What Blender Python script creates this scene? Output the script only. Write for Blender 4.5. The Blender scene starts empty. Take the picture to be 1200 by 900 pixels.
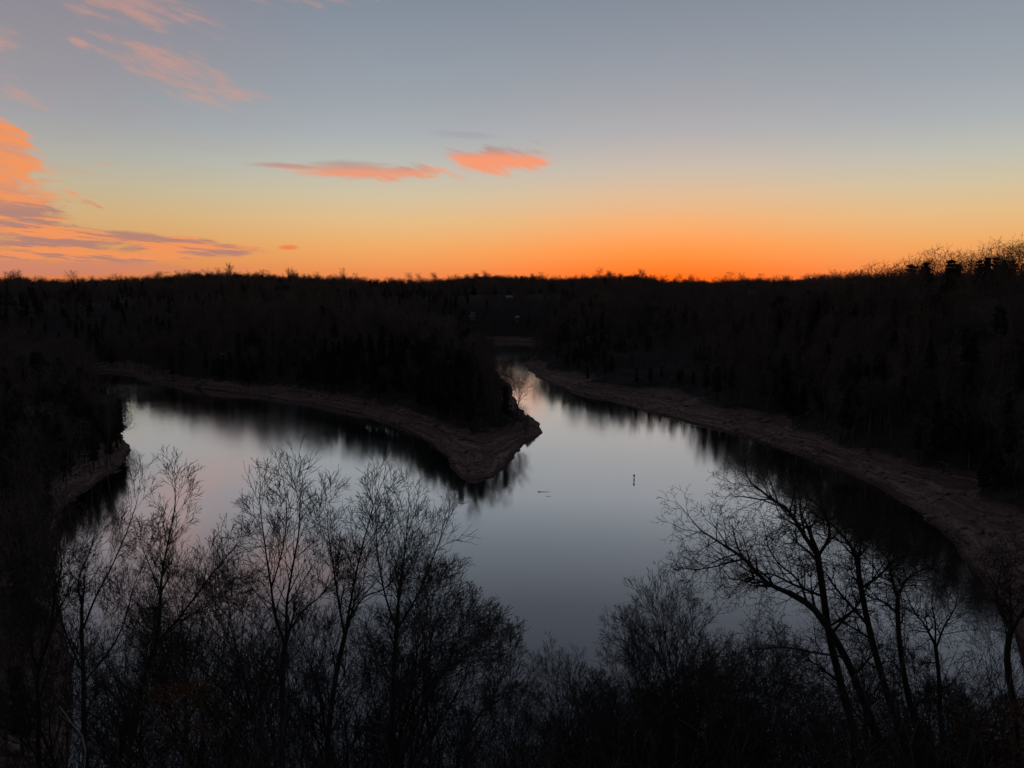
import bpy, math, random
import numpy as np

# ------------------------------------------------------------------ basics
scn = bpy.context.scene
COL = scn.collection
RAD = math.radians
FPX = 873.0                      # focal length of the photograph in its own pixels
CAM_Z = 60.0                     # overlook: 60 m above the lake
PITCH = RAD(7.7)
CP, SP = math.cos(PITCH), math.sin(PITCH)

def ray(u, v):
    x = (u - 600) / FPX; y = (450 - v) / FPX
    return np.array([x, CP + y * SP, -SP + y * CP])

def on_plane(u, v, z=0.0):
    d = ray(u, v); t = (z - CAM_Z) / d[2]
    return (d[0] * t, d[1] * t)

def at_dist(u, v, Y):
    """world point seen at (u, v) at forward distance Y"""
    d = ray(u, v); t = Y / d[1]
    return np.array([d[0] * t, Y, CAM_Z + d[2] * t])

# ------------------------------------------------------------------ noise
def vnoise(x, y, seed=0):
    x = np.asarray(x, float); y = np.asarray(y, float)
    xi = np.floor(x); yi = np.floor(y); fx = x - xi; fy = y - yi
    fx = fx * fx * (3 - 2 * fx); fy = fy * fy * (3 - 2 * fy)
    def h(a, b):
        s = np.sin(a * 127.1 + b * 311.7 + seed * 74.7) * 43758.5453
        return s - np.floor(s)
    return (h(xi, yi) * (1 - fx) * (1 - fy) + h(xi + 1, yi) * fx * (1 - fy)
            + h(xi, yi + 1) * (1 - fx) * fy + h(xi + 1, yi + 1) * fx * fy)

def fbm(x, y, o=4, seed=0):
    a, s, t = 0.5, 0.0, 0.0
    for i in range(o):
        s = s + a * vnoise(x * 2 ** i, y * 2 ** i, seed + i * 7); t += a; a *= 0.5
    return s / t - 0.5

def sstep(a, b, x):
    t = np.clip((x - a) / (b - a), 0, 1); return t * t * (3 - 2 * t)

# ------------------------------------------------------------------ water outline (world metres)
P = on_plane
RIGHT = [(616, 428), (618, 434), (626, 440), (642, 448), (680, 462), (740, 477), (800, 494), (860, 509), (920, 528),
         (980, 549), (1030, 572), (1080, 605), (1120, 641), (1150, 677), (1175, 718), (1196, 765)]
PEN = [(205, 452), (250, 457), (300, 464), (360, 473), (420, 485), (470, 501), (508, 520), (524, 536), (528, 549),
       (540, 561), (556, 563), (578, 559), (596, 547), (603, 533), (617, 519), (636, 507), (634, 497), (621, 490), (609, 478),
       (604, 466), (597, 452), (586, 443), (560, 432), (540, 424)]
LEFT = [(108, 441), (121, 470), (133, 500), (146, 516), (153, 527), (148, 540), (135, 552),
        (113, 567), (97, 576), (80, 588), (68, 612), (62, 650), (66, 700), (82, 770)]
right = [P(*p) for p in RIGHT]
pen = [P(*p) for p in PEN]
left = [P(*p) for p in LEFT]
farR = [P(600, 400), P(626, 401), P(640, 404), P(632, 414)]
water_poly = (
    [(28, 77), (-15, 72), (-50, 76), (-52, 80)]
    + left[::-1]
    + [P(122, 435), P(150, 439), P(175, 447)]
    + pen + [P(520, 412), P(525, 401)]
    + farR
    + right + [(76, 101), (64, 91), (48, 83)])
WP = np.array(water_poly)

def signed_dist(x, y, poly=WP):
    """+ on land, - on water"""
    x = np.asarray(x, float); y = np.asarray(y, float)
    best = np.full(x.shape, 1e18); inside = np.zeros(x.shape, bool)
    n = len(poly)
    for i in range(n):
        ax, ay = poly[i]; bx, by = poly[(i + 1) % n]
        dx, dy = bx - ax, by - ay
        t = np.clip(((x - ax) * dx + (y - ay) * dy) / (dx * dx + dy * dy + 1e-9), 0, 1)
        d = (x - ax - t * dx) ** 2 + (y - ay - t * dy) ** 2
        best = np.minimum(best, d)
        c = ((ay > y) != (by > y)) & (x < (bx - ax) * (y - ay) / (by - ay + 1e-12) + ax)
        inside ^= c
    d = np.sqrt(best)
    return np.where(inside, -d, d)

TIP = np.array(P(560, 535)); LTIP = np.array(P(140, 540))
SKY_X = [-400, 0, 100, 180, 215, 290, 345, 400, 440, 490, 530, 560, 640, 700, 740, 790, 850, 950, 1040, 1200, 1600]
SKY_Y = [327, 328, 328, 326, 321, 322, 326, 325, 328, 331, 327, 324, 326, 324, 325, 330, 329, 329, 328, 326, 326]

def height(x, y):
    x = np.asarray(x, float); y = np.asarray(y, float)
    r = np.hypot(x, y)
    w = 0.012 * np.clip(r, 60, 600)
    xs = x + w * fbm(x / 14, y / 14, 3, 3); ys = y + w * fbm(x / 14 + 9, y / 14, 3, 5)
    sd = signed_dist(xs, ys)
    # width of the bare drawdown shore
    dtip = np.hypot(x - TIP[0], y - TIP[1])
    bw = 11 + 7 * fbm(x / 60, y / 60, 2, 11) + 16 * np.exp(-(dtip / 26) ** 2)
    azb = np.degrees(np.arctan2(x, np.maximum(y, 1e-3)))
    bw = bw * 0.8
    bw = np.where((azb > 1.2) & (r < 560), np.interp(azb, [1.2, 4, 8, 13, 25, 33, 38], [5, 14, 24, 20, 13, 20, 22]) * (1 + 1.1 * fbm(x / 38, y / 38, 3, 13)), bw)
    bw = np.where(r > 580, bw * .3, bw); bw = bw * (1 - .7 * sstep(-18, -22, azb) * (r > 330))
    bw = bw * (1 + .9 * fbm(x / 26, y / 26, 3, 17))
    bw = np.where(azb < -24, 1.8 + 3.5 * np.exp(-(np.hypot(x - LTIP[0], y - LTIP[1]) / 22) ** 2), bw)
    bw = np.maximum(bw, 2.5)
    top = (3.9 - 1.9 * (azb < -24) + 1.6 * np.exp(-(dtip / 40) ** 2))
    f = np.clip(sd / bw, 0, 1)
    # ledges of bedded rock on the bare shore
    zb = top * (f ** 0.85)
    zb = zb + 0.24 * f * np.sin(zb * 5.2 + 11 * fbm(x / 22, y / 22, 3, 21)) * np.clip(sd / 2, 0, 1)
    zb = zb + (1.3 * fbm(x / 6, y / 6, 4, 31) - 1.6 * np.clip(.12 - np.abs(fbm(x / 15, y / 15, 2, 33)), 0, .12) / .12 * .5) * np.clip(sd / 4, 0, 1)
    # hill amplitude, region by region
    az = np.degrees(np.arctan2(x, np.maximum(y, 1e-3)))
    amp = np.full(x.shape, 44.0)
    amp = np.where(az < -3, amp + (29 - amp) * sstep(-3, -8, az), amp)                      # peninsula
    amp = amp + (30 - amp) * sstep(-22, -27, az) * sstep(520, 420, r)                       # left bank
    amp = amp * (1 - .8 * sstep(-20, -28.5, az) * sstep(400, 430, r) * sstep(800, 640, r))
    rh = sstep(6, 12, az)
    amp = amp * (1 - rh) + (39 + 15 * sstep(24, 33, az) * sstep(520, 330, r)) * rh          # right hill
    far = sstep(560, 900, r)
    amp = amp * (1 - far) + 43 * far
    amp = amp + 11 * fbm(x / 170, y / 170, 3, 41) + 4 * fbm(x / 45, y / 45, 2, 43)
    g = np.clip(sd - bw, 0, None)
    sl = 36 + 8 * far
    sl = sl * (1 - rh) + rh * (110 - 78 * sstep(13, 25, az))
    hill = amp * (1 - np.exp(-g / sl)) ** 1.25
    z = np.where(sd > 0, zb + hill, np.maximum(-5, sd * 0.45))
    # far plateau crest, its height by bearing
    u = 600 + FPX * np.tan(np.radians(np.clip(az, -60, 60)))
    vy = np.interp(u, SKY_X, SKY_Y)
    crest = CAM_Z + (332 - vy) / FPX * 1400 - 14.5
    k = sstep(950, 1400, r) * np.clip(sd / 60, 0, 1)
    z = z * (1 - k) + (crest + 7 * fbm(x / 110, y / 110, 3, 51)) * k
    z = z - 14 * sstep(1600, 4000, r) * k
    # the overlook's own steep slope
    rr = np.maximum(0, y + 0.0012 * x * x + 0.8 + 5 * fbm(x / 12, y / 12, 3, 61) * sstep(4, 25, np.hypot(x, y)))
    zn = 58.2 - 0.84 * rr - 1.6 * sstep(0, 6, rr) + 1.6 * fbm(x / 5, y / 5, 3, 71) * sstep(4, 25, rr)
    zn = np.where(y < -1.5, 58.2 + 0.5 * fbm(x / 8, y / 8, 2, 72), zn)
    near = np.minimum(zn, 58.6) * np.clip(sd / 4, 0, 1)
    z = np.where((y < 130) & (sd > 0), np.maximum(z * sstep(60, 130, r), near), z)
    z = np.where(sd > 0, np.maximum(z, np.minimum(sd * .14, .6)), z)
    return z

def ground(x, y):
    return float(height(np.array([x]), np.array([y]))[0])

# ------------------------------------------------------------------ tagging
def tag(o, label=None, cat=None, group=None, kind=None):
    if label: o['label'] = label
    if cat: o['category'] = cat
    if group: o['group'] = group
    if kind: o['kind'] = kind
    return o

def link(name, me, mat=None, parent=None):
    o = bpy.data.objects.new(name, me); COL.objects.link(o)
    if mat is not None and not me.materials: me.materials.append(mat)
    if parent is not None: o.parent = parent
    return o

def empty(name, loc=(0, 0, 0), rz=0):
    o = bpy.data.objects.new(name, None); COL.objects.link(o)
    o.location = loc; o.rotation_euler = (0, 0, rz); o.empty_display_size = 0.5
    return o

def mesh_np(name, V, F, mat=None, smooth=False):
    """V (n,3), F (m,k) all faces the same size"""
    V = np.asarray(V, np.float32); F = np.asarray(F, np.int32)
    me = bpy.data.meshes.new(name)
    me.vertices.add(len(V)); me.vertices.foreach_set('co', V.ravel())
    m, k = F.shape
    me.loops.add(m * k); me.loops.foreach_set('vertex_index', F.ravel())
    me.polygons.add(m)
    me.polygons.foreach_set('loop_start', np.arange(0, m * k, k, dtype=np.int32))
    me.polygons.foreach_set('loop_total', np.full(m, k, np.int32))
    if smooth: me.polygons.foreach_set('use_smooth', np.ones(m, bool))
    me.update(calc_edges=True); me.validate()
    if mat: me.materials.append(mat)
    return me

# ------------------------------------------------------------------ materials
def new_mat(name):
    m = bpy.data.materials.new(name); m.use_nodes = True
    nt = m.node_tree; b = nt.nodes['Principled BSDF']
    return m, nt, b

def noisy_mat(name, c1, c2, scale, rough=0.95, bump=0.0, spec=0.2, detail=6, coord='Object', stretch=None):
    m, nt, b = new_mat(name); N = nt.nodes; L = nt.links
    tc = N.new('ShaderNodeTexCoord'); mp = N.new('ShaderNodeMapping')
    if stretch: mp.inputs['Scale'].default_value = stretch
    L.new(tc.outputs[coord], mp.inputs[0])
    nz = N.new('ShaderNodeTexNoise'); nz.inputs['Scale'].default_value = scale; nz.inputs['Detail'].default_value = detail
    nz.inputs['Roughness'].default_value = 0.65
    L.new(mp.outputs[0], nz.inputs[0])
    cr = N.new('ShaderNodeValToRGB'); cr.color_ramp.elements[0].position = 0.32; cr.color_ramp.elements[1].position = 0.68
    cr.color_ramp.elements[0].color = (*c1, 1); cr.color_ramp.elements[1].color = (*c2, 1)
    L.new(nz.outputs[0], cr.inputs[0]); L.new(cr.outputs[0], b.inputs['Base Color'])
    b.inputs['Roughness'].default_value = rough; b.inputs['Specular IOR Level'].default_value = spec
    if bump:
        bp = N.new('ShaderNodeBump'); bp.inputs['Strength'].default_value = bump; bp.inputs['Distance'].default_value = 0.2
        L.new(nz.outputs[0], bp.inputs['Height']); L.new(bp.outputs[0], b.inputs['Normal'])
    return m

M_BARK = noisy_mat('bark_grey', (0.030, 0.027, 0.025), (0.080, 0.072, 0.067), 6, bump=0.4, stretch=(1, 1, 0.25))
M_BARK2 = noisy_mat('bark_brown', (0.026, 0.021, 0.018), (0.070, 0.058, 0.050), 6, bump=0.4, stretch=(1, 1, 0.25))
M_TWIG = noisy_mat('twig_brown', (0.040, 0.032, 0.028), (0.10, 0.080, 0.070), 3)
M_WOOD = noisy_mat('woodland_twigs', (0.062, 0.044, 0.038), (0.15, 0.108, 0.094), 1.5)
M_PINE = noisy_mat('pine_needles', (0.014, 0.019, 0.012), (0.036, 0.046, 0.028), 3)
M_LEAF = noisy_mat('dry_oak_leaves', (0.10, 0.035, 0.018), (0.20, 0.085, 0.04), 4)
M_DEAD = noisy_mat('bleached_wood', (0.16, 0.14, 0.12), (0.30, 0.27, 0.24), 5)
M_ROCK = noisy_mat('pale_limestone', (0.05, 0.045, 0.04), (0.20, 0.18, 0.165), .7, bump=0.6)
M_DARK = noisy_mat('dark_steel', (0.02, 0.02, 0.02), (0.04, 0.04, 0.04), 4, rough=0.6)
M_WALL = noisy_mat('pale_siding', (0.12, 0.12, 0.12), (0.2, 0.2, 0.19), 2)
M_ROOF = noisy_mat('grey_shingle', (0.06, 0.06, 0.065), (0.10, 0.10, 0.105), 3)
M_METALROOF = noisy_mat('pale_metal_roof', (0.18, 0.18, 0.19), (0.26, 0.26, 0.27), 2, rough=0.5, spec=0.4)
M_GLASS = noisy_mat('dark_window_glass', (0.02, 0.02, 0.025), (0.03, 0.03, 0.035), 2, rough=0.08, spec=0.6)

def ground_material():
    m, nt, b = new_mat('ground_soil_and_rock'); N = nt.nodes; L = nt.links
    geo = N.new('ShaderNodeNewGeometry'); sep = N.new('ShaderNodeSeparateXYZ'); L.new(geo.outputs['Position'], sep.inputs[0])
    def noise(scale, detail, vec=None, rough=0.6):
        n = N.new('ShaderNodeTexNoise'); n.inputs['Scale'].default_value = scale; n.inputs['Detail'].default_value = detail
        n.inputs['Roughness'].default_value = rough
        L.new(vec or geo.outputs['Position'], n.inputs[0]); return n.outputs[0]
    def mth(op, a, bb, c=None):
        n = N.new('ShaderNodeMath'); n.operation = op
        for i, q in enumerate((a, bb, c)):
            if q is None: continue
            if isinstance(q, (int, float)): n.inputs[i].default_value = q
            else: L.new(q, n.inputs[i])
        return n.outputs[0]
    # leaf litter
    r1 = N.new('ShaderNodeValToRGB'); r1.color_ramp.elements[0].position = .3; r1.color_ramp.elements[1].position = .7
    r1.color_ramp.elements[0].color = (0.022, 0.018, 0.015, 1); r1.color_ramp.elements[1].color = (0.055, 0.042, 0.033, 1)
    L.new(noise(0.35, 8), r1.inputs[0])
    # exposed limestone shore: strata follow the contours
    mp = N.new('ShaderNodeMapping'); mp.inputs['Scale'].default_value = (0.03, 0.03, 2.6); L.new(geo.outputs['Position'], mp.inputs[0])
    strata = noise(1.0, 5, mp.outputs[0], 0.7)
    rub = noise(0.9, 8, None, 0.8)
    s = mth('ADD', mth('MULTIPLY', strata, 0.55), mth('MULTIPLY', rub, 0.45))
    r2 = N.new('ShaderNodeValToRGB')
    e = r2.color_ramp.elements; e[0].position = .36; e[0].color = (0.038, 0.022, 0.017, 1); e[1].position = .64; e[1].color = (0.32, 0.205, 0.15, 1)
    x = r2.color_ramp.elements.new(.5); x.color = (0.135, 0.080, 0.060, 1)
    L.new(s, r2.inputs[0])
    # where bare: below about 4.5 m above the water
    zz = mth('ADD', sep.outputs['Z'], mth('MULTIPLY', mth('SUBTRACT', noise(0.12, 5), 0.5), 5.0))
    mr = N.new('ShaderNodeMapRange'); mr.inputs['From Min'].default_value = 5.2; mr.inputs['From Max'].default_value = 3.9
    L.new(zz, mr.inputs['Value'])
    mix = N.new('ShaderNodeMix'); mix.data_type = 'RGBA'
    L.new(mr.outputs[0], mix.inputs['Factor']); L.new(r1.outputs[0], mix.inputs['A']); L.new(r2.outputs[0], mix.inputs['B'])
    # wet rim at the waterline
    mr2 = N.new('ShaderNodeMapRange'); mr2.inputs['From Min'].default_value = 0.1; mr2.inputs['From Max'].default_value = 0.7
    mr2.inputs['To Min'].default_value = 0.45; L.new(sep.outputs['Z'], mr2.inputs['Value'])
    mul = N.new('ShaderNodeVectorMath'); mul.operation = 'SCALE'; L.new(mix.outputs['Result'], mul.inputs[0]); L.new(mr2.outputs[0], mul.inputs['Scale'])
    L.new(mul.outputs[0], b.inputs['Base Color'])
    b.inputs['Roughness'].default_value = 1.0; b.inputs['Specular IOR Level'].default_value = 0.1
    bp = N.new('ShaderNodeBump'); bp.inputs['Strength'].default_value = 0.9; bp.inputs['Distance'].default_value = 0.6
    L.new(s, bp.inputs['Height']); L.new(bp.outputs[0], b.inputs['Normal'])
    return m

def water_material():
    m, nt, b = new_mat('lake_water'); N = nt.nodes; L = nt.links
    geo = N.new('ShaderNodeNewGeometry')
    b.inputs['Base Color'].default_value = (0.010, 0.012, 0.014, 1)
    b.inputs['IOR'].default_value = 1.33; b.inputs['Specular IOR Level'].default_value = 0.0
    gl = N.new('ShaderNodeBsdfGlossy'); gl.inputs['Color'].default_value = (1.0, 0.975, 0.925, 1)
    lw = N.new('ShaderNodeLayerWeight'); lw.inputs['Blend'].default_value = 0.5
    fr = N.new('ShaderNodeValToRGB'); e = fr.color_ramp.elements
    e[0].position = 0.0; e[0].color = (.05, .05, .05, 1); e[1].position = 1.0; e[1].color = (1, 1, 1, 1)
    for pos, v in WATER_REFL:
        q = e.new(pos); q.color = (v, v, v, 1)
    L.new(lw.outputs['Facing'], fr.inputs[0])
    mxs = N.new('ShaderNodeMixShader'); L.new(fr.outputs[0], mxs.inputs[0]); L.new(b.outputs[0], mxs.inputs[1]); L.new(gl.outputs[0], mxs.inputs[2])
    L.new(mxs.outputs[0], N['Material Output'].inputs['Surface'])
    # calm and wind-brushed patches
    n0 = N.new('ShaderNodeTexNoise'); n0.inputs['Scale'].default_value = 0.014; n0.inputs['Detail'].default_value = 5
    mp0 = N.new('ShaderNodeMapping'); mp0.inputs['Scale'].default_value = (1.0, 0.6, 1); mp0.inputs['Rotation'].default_value = (0, 0, 0.4)
    L.new(geo.outputs['Position'], mp0.inputs[0]); L.new(mp0.outputs[0], n0.inputs[0])
    mr = N.new('ShaderNodeMapRange'); mr.inputs['From Min'].default_value = .38; mr.inputs['From Max'].default_value = .62
    mr.inputs['To Min'].default_value = 0.050; mr.inputs['To Max'].default_value = 0.120
    L.new(n0.outputs[0], mr.inputs['Value']); L.new(mr.outputs[0], gl.inputs['Roughness'])
    n1 = N.new('ShaderNodeTexNoise'); n1.inputs['Scale'].default_value = 0.9; n1.inputs['Detail'].default_value = 4; n1.inputs['Roughness'].default_value = .6
    L.new(geo.outputs['Position'], n1.inputs[0])
    mrb = N.new('ShaderNodeMapRange'); mrb.inputs['From Min'].default_value = .38; mrb.inputs['From Max'].default_value = .62
    mrb.inputs['To Min'].default_value = 0.12; mrb.inputs['To Max'].default_value = 0.30
    L.new(n0.outputs[0], mrb.inputs['Value'])
    bp = N.new('ShaderNodeBump'); bp.inputs['Distance'].default_value = 0.06
    L.new(mrb.outputs[0], bp.inputs['Strength'])
    L.new(n1.outputs[0], bp.inputs['Height']); L.new(bp.outputs[0], gl.inputs['Normal'])
    return m
WATER_REFL = [(0.43, .11), (0.52, .20), (0.59, .33), (0.66, .62), (0.72, .90), (0.80, .96)]   # share of light mirrored, by grazing angle

# ------------------------------------------------------------------ sky
def build_world():
    w = bpy.data.worlds.new("World"); scn.world = w; w.use_nodes = True
    nt = w.node_tree; N = nt.nodes; L = nt.links; bg = N['Background']
    def wire(q, sock):
        if isinstance(q, (int, float)): sock.default_value = q
        elif isinstance(q, tuple): sock.default_value = q
        else: L.new(q, sock)
    def mth(op, *a, clamp=False):
        n = N.new('ShaderNodeMath'); n.operation = op; n.use_clamp = clamp
        for i, q in enumerate(a): wire(q, n.inputs[i])
        return n.outputs[0]
    def vmix(f, a, b):
        n = N.new('ShaderNodeMix'); n.data_type = 'RGBA'; wire(f, n.inputs['Factor'])
        wire(a, n.inputs['A']); wire(b, n.inputs['B']); return n.outputs['Result']
    def vadd(a, b, op='ADD'):
        n = N.new('ShaderNodeVectorMath'); n.operation = op; wire(a, n.inputs[0]); wire(b, n.inputs[1]); return n.outputs[0]
    def vscale(a, f):
        n = N.new('ShaderNodeVectorMath'); n.operation = 'SCALE'; wire(a, n.inputs[0]); wire(f, n.inputs['Scale']); return n.outputs[0]
    def rng(x, a, b, c=0.0, d=1.0, smooth=True):
        n = N.new('ShaderNodeMapRange'); n.interpolation_type = 'SMOOTHSTEP' if smooth else 'LINEAR'
        wire(x, n.inputs['Value']); n.inputs['From Min'].default_value = a; n.inputs['From Max'].default_value = b
        n.inputs['To Min'].default_value = c; n.inputs['To Max'].default_value = d; return n.outputs[0]
    def noise(vec, scale, detail=5, rough=.55):
        n = N.new('ShaderNodeTexNoise'); n.inputs['Scale'].default_value = scale; n.inputs['Detail'].default_value = detail
        n.inputs['Roughness'].default_value = rough; L.new(vec, n.inputs[0]); return n.outputs[0]
    def comb(x, y, z=0.0):
        n = N.new('ShaderNodeCombineXYZ'); wire(x, n.inputs[0]); wire(y, n.inputs[1]); wire(z, n.inputs[2]); return n.outputs[0]
    STR = 0.13
    sky = N.new('ShaderNodeTexSky'); sky.sky_type = 'NISHITA'; sky.sun_disc = False
    sky.sun_elevation = RAD(SUN_EL); sky.sun_rotation = RAD(SUN_AZ)
    sky.air_density = 1.0; sky.dust_density = 1.0; sky.ozone_density = 1.5
    tc = N.new('ShaderNodeTexCoord'); sp = N.new('ShaderNodeSeparateXYZ'); L.new(tc.outputs['Generated'], sp.inputs[0])
    X, Y, Z = sp.outputs
    # twilight glow by elevation: what dusk air adds to the clear-sky model
    def lin(c):
        return tuple(((v / 255) / 12.92 if v / 255 <= .04045 else ((v / 255 + .055) / 1.055) ** 2.4) for v in c)
    cr = N.new('ShaderNodeValToRGB'); cr.color_ramp.interpolation = 'LINEAR'
    for e in list(cr.color_ramp.elements)[1:]: cr.color_ramp.elements.remove(e)
    first = True
    for el, c in SKY_ROWS:
        pos = math.sin(RAD(el)); pos = max(0, pos) ** 0.5
        if first: e = cr.color_ramp.elements[0]; e.position = pos; first = False
        else: e = cr.color_ramp.elements.new(pos)
        e.color = (*lin(c), 1)
    L.new(mth('SQRT', mth('MAXIMUM', Z, 0.0)), cr.inputs[0])
    back = rng(Y, -0.6, 0.55, 0.34, 1.0)
    base = vscale(cr.outputs[0], back)
    # warm glow where the sun went down
    az = mth('ARCTAN2', X, Y)
    el = mth('ARCSINE', Z)
    da = mth('DIVIDE', mth('SUBTRACT', az, RAD(SUN_AZ)), RAD(13.0))
    g = mth('EXPONENT', mth('MULTIPLY', mth('MULTIPLY', da, da), -1.0))
    de = mth('DIVIDE', mth('MAXIMUM', el, 0.0), RAD(3.3))
    ge = mth('EXPONENT', mth('MULTIPLY', de, -1.0))
    gl = mth('MULTIPLY', g, ge)
    base = vmix(mth('MULTIPLY', gl, 1.0), base, (1.0, 0.130, 0.003, 1))
    # the left end of the frame is a little pinker and darker, the right end yellower
    base = vscale(base, rng(az, RAD(-32), RAD(-8), 0.86, 1.0))
    nis = vscale(sky.outputs[0], STR)
    base = vadd(vscale(base, 0.86), vscale(nis, 0.16))
    # clouds: a sheet of cirrus and a bank, fixed in direction over the western horizon
    yy = mth('MAXIMUM', Y, 0.05)
    U = mth('DIVIDE', X, yy); V = mth('DIVIDE', Z, yy)
    zz = mth('ADD', mth('MAXIMUM', Z, 0.0), 0.06)
    sheet = comb(mth('DIVIDE', X, zz), mth('DIVIDE', Y, zz), 0.0)
    n_sheet = noise(sheet, 1.1, 7, .6)
    n_f = noise(comb(mth('MULTIPLY', U, 5.0), mth('MULTIPLY', V, 30.0), 0.3), 1.6, 7, .62)
    n_c = noise(comb(mth('MULTIPLY', U, 3.5), mth('MULTIPLY', V, 22.0), 4.7), 2.0, 6, .6)
    n_d = noise(comb(mth('MULTIPLY', U, 9.0), mth('MULTIPLY', mth('ADD', V, mth('MULTIPLY', U, 0.35)), 40.0), 2.1), 1.5, 7, .65)
    n_e = noise(comb(mth('MULTIPLY', U, 5.5), mth('MULTIPLY', mth('ADD', V, mth('MULTIPLY', U, 0.10)), 75.0), 7.7), 1.3, 8, .68)
    def uv_of(px, py):
        d = ray(px, py); return d[0] / d[1], d[2] / d[1]
    def blob(px, py, rx, ry, rot=0.0, soft=.75, amp=1.0, n=None):
        """soft ellipse in direction space; rot > 0 descends to the right"""
        cu, cv = uv_of(px, py); a = RAD(rot); s = 1.06
        du = mth('SUBTRACT', U, cu); dv = mth('SUBTRACT', V, cv)
        p = mth('ADD', mth('MULTIPLY', du, math.cos(a)), mth('MULTIPLY', dv, -math.sin(a)))
        q = mth('ADD', mth('MULTIPLY', du, math.sin(a)), mth('MULTIPLY', dv, math.cos(a)))
        p = mth('DIVIDE', p, rx / FPX * s); q = mth('DIVIDE', q, ry / FPX * s)
        d = mth('SQRT', mth('ADD', mth('MULTIPLY', p, p), mth('MULTIPLY', q, q)))
        d = mth('ADD', d, mth('MULTIPLY', mth('SUBTRACT', n if n is not None else n_f, 0.5), amp * 2))
        return rng(d, 1.15, 1.15 - soft, 0, 1)
    def union(*m):
        r = m[0]
        for q in m[1:]: r = mth('MAXIMUM', r, q)
        return mth('MULTIPLY', r, rng(Y, 0.03, 0.2))
    out = base
    # thin pink veil top left
    veil = union(blob(60, 20, 300, 170, 0, .95, .8, n_sheet))
    out = vmix(mth('MULTIPLY', veil, 0.20), out, (*lin((186, 140, 142)), 1))
    wisp = union(blob(160, 4, 88, 24, 14, .95, 1.5, n_d), blob(205, 84, 78, 26, 24, 1.0, 1.7, n_d), blob(28, 112, 30, 8, 24, .9, 1.3, n_d),
                 blob(92, 52, 12, 7, 35, .9, 1.4, n_d), blob(0, 45, 24, 13, 10, .9, 1.2, n_d), blob(-250, 60, 200, 60, 10, .95, 1.6, n_d),
                 blob(250, -60, 160, 40, 12, .95, 1.7, n_d))
    out = vmix(mth('MULTIPLY', wisp, rng(n_d, .66, .34, .16, .56)), out, (*lin((214, 154, 134)), 1))
    # bank at the left, made of streaks with lit edges
    bank = union(blob(-24, 166, 66, 30, 22, .40, 1.2, n_d), blob(-30, 222, 104, 36, 20, .40, 1.2, n_d), blob(30, 268, 150, 20, 9, .50, 1.5),
                 blob(165, 279, 105, 8, 6, .6, 1.2), blob(210, 292, 100, 8.5, 1.5, .5, 1.2), blob(110, 300, 150, 7, 1.0, .7, 1.4), blob(-300, 240, 330, 70, 0, .4, 1.0))
    low = union(blob(20, 314, 250, 12, 0, .9, 1.2))
    out = vmix(mth('MULTIPLY', low, 0.65), out, (*lin((200, 132, 118)), 1))
    lit = vmix(rng(n_e, .455, .545), (*lin((244, 148, 92)), 1), (*lin((176, 128, 118)), 1))
    hi = rng(V, uv_of(0, 250)[1], uv_of(0, 215)[1])
    hl = vmix(rng(n_d, .40, .60), (*lin((247, 148, 86)), 1), (*lin((222, 146, 110)), 1))
    lit = vmix(mth('MULTIPLY', hi, 0.95), lit, hl)
    out = vmix(mth('MULTIPLY', bank, 0.90), out, lit)
    # two lens-shaped clouds and a crumb
    c2 = union(blob(425, 201, 92, 11.5, 1.5, .80, 1.1), blob(345, 195.5, 62, 4.2, 3.5, .9, .9), blob(476, 202, 34, 9.0, 0, .8, 1.4, n_d), blob(505, 207, 12, 3.0, 0, .9, 1.4))
    c3 = union(blob(572, 188, 62, 15.5, -2.0, .80, 1.3, n_d), blob(615, 188, 30, 8, 3, .85, 1.3, n_d), blob(632, 192, 12, 3, 0, .9, 1.2, n_d))
    vn = mth('ADD', V, mth('MULTIPLY', mth('SUBTRACT', n_f, .5), .012))
    lit2 = vmix(rng(vn, uv_of(0, 203)[1], uv_of(0, 188)[1]), (*lin((238, 150, 114)), 1), (*lin((168, 140, 140)), 1))
    lit3 = vmix(rng(vn, uv_of(0, 187)[1], uv_of(0, 173)[1]), (*lin((250, 152, 110)), 1), (*lin((176, 140, 138)), 1))
    out = vmix(mth('MULTIPLY', c2, 0.85), out, lit2)
    out = vmix(mth('MULTIPLY', c3, 0.92), out, lit3)
    c4 = union(blob(338, 290, 13, 3, 0, .8, .5)); out = vmix(mth('MULTIPLY', c4, 0.8), out, (*lin((240, 120, 70)), 1))
    c5 = union(blob(545, 158, 45, 5, 4, .95, .6)); out = vmix(mth('MULTIPLY', c5, 0.25), out, (*lin((150, 140, 150)), 1))
    L.new(out, bg.inputs[0]); bg.inputs[1].default_value = 1.0

SUN_EL, SUN_AZ = 0.3, 11.6
SKY_ROWS = [(-90, (250, 130, 60)), (0.3, (247, 142, 84)), (1.1, (249, 157, 94)), (2.7, (248, 179, 110)), (4.6, (236, 197, 142)),
            (6.4, (218, 203, 170)), (8.3, (198, 199, 188)), (10.7, (176, 183, 188)), (13, (163, 171, 179)), (16.4, (148, 158, 170)),
            (19.3, (136, 147, 161)), (28, (126, 134, 153)), (45, (110, 120, 144)), (90, (84, 94, 124))]
SKY_ROWS = [r for r in SKY_ROWS if r[0] > 0]
SKY_ROWS.insert(0, (0, (252, 128, 52)))
build_world()

sl = bpy.data.lights.new('sun', 'SUN'); so = bpy.data.objects.new('sun', sl); COL.objects.link(so)
sl.energy = 0.25; sl.angle = RAD(0.5); sl.color = (1.0, 0.50, 0.25)
a, e = RAD(SUN_AZ), RAD(1.0)
d = np.array([math.sin(a) * math.cos(e), math.cos(a) * math.cos(e), math.sin(e)])
from mathutils import Vector
so.rotation_euler = Vector(d).to_track_quat('Z', 'Y').to_euler()

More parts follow.
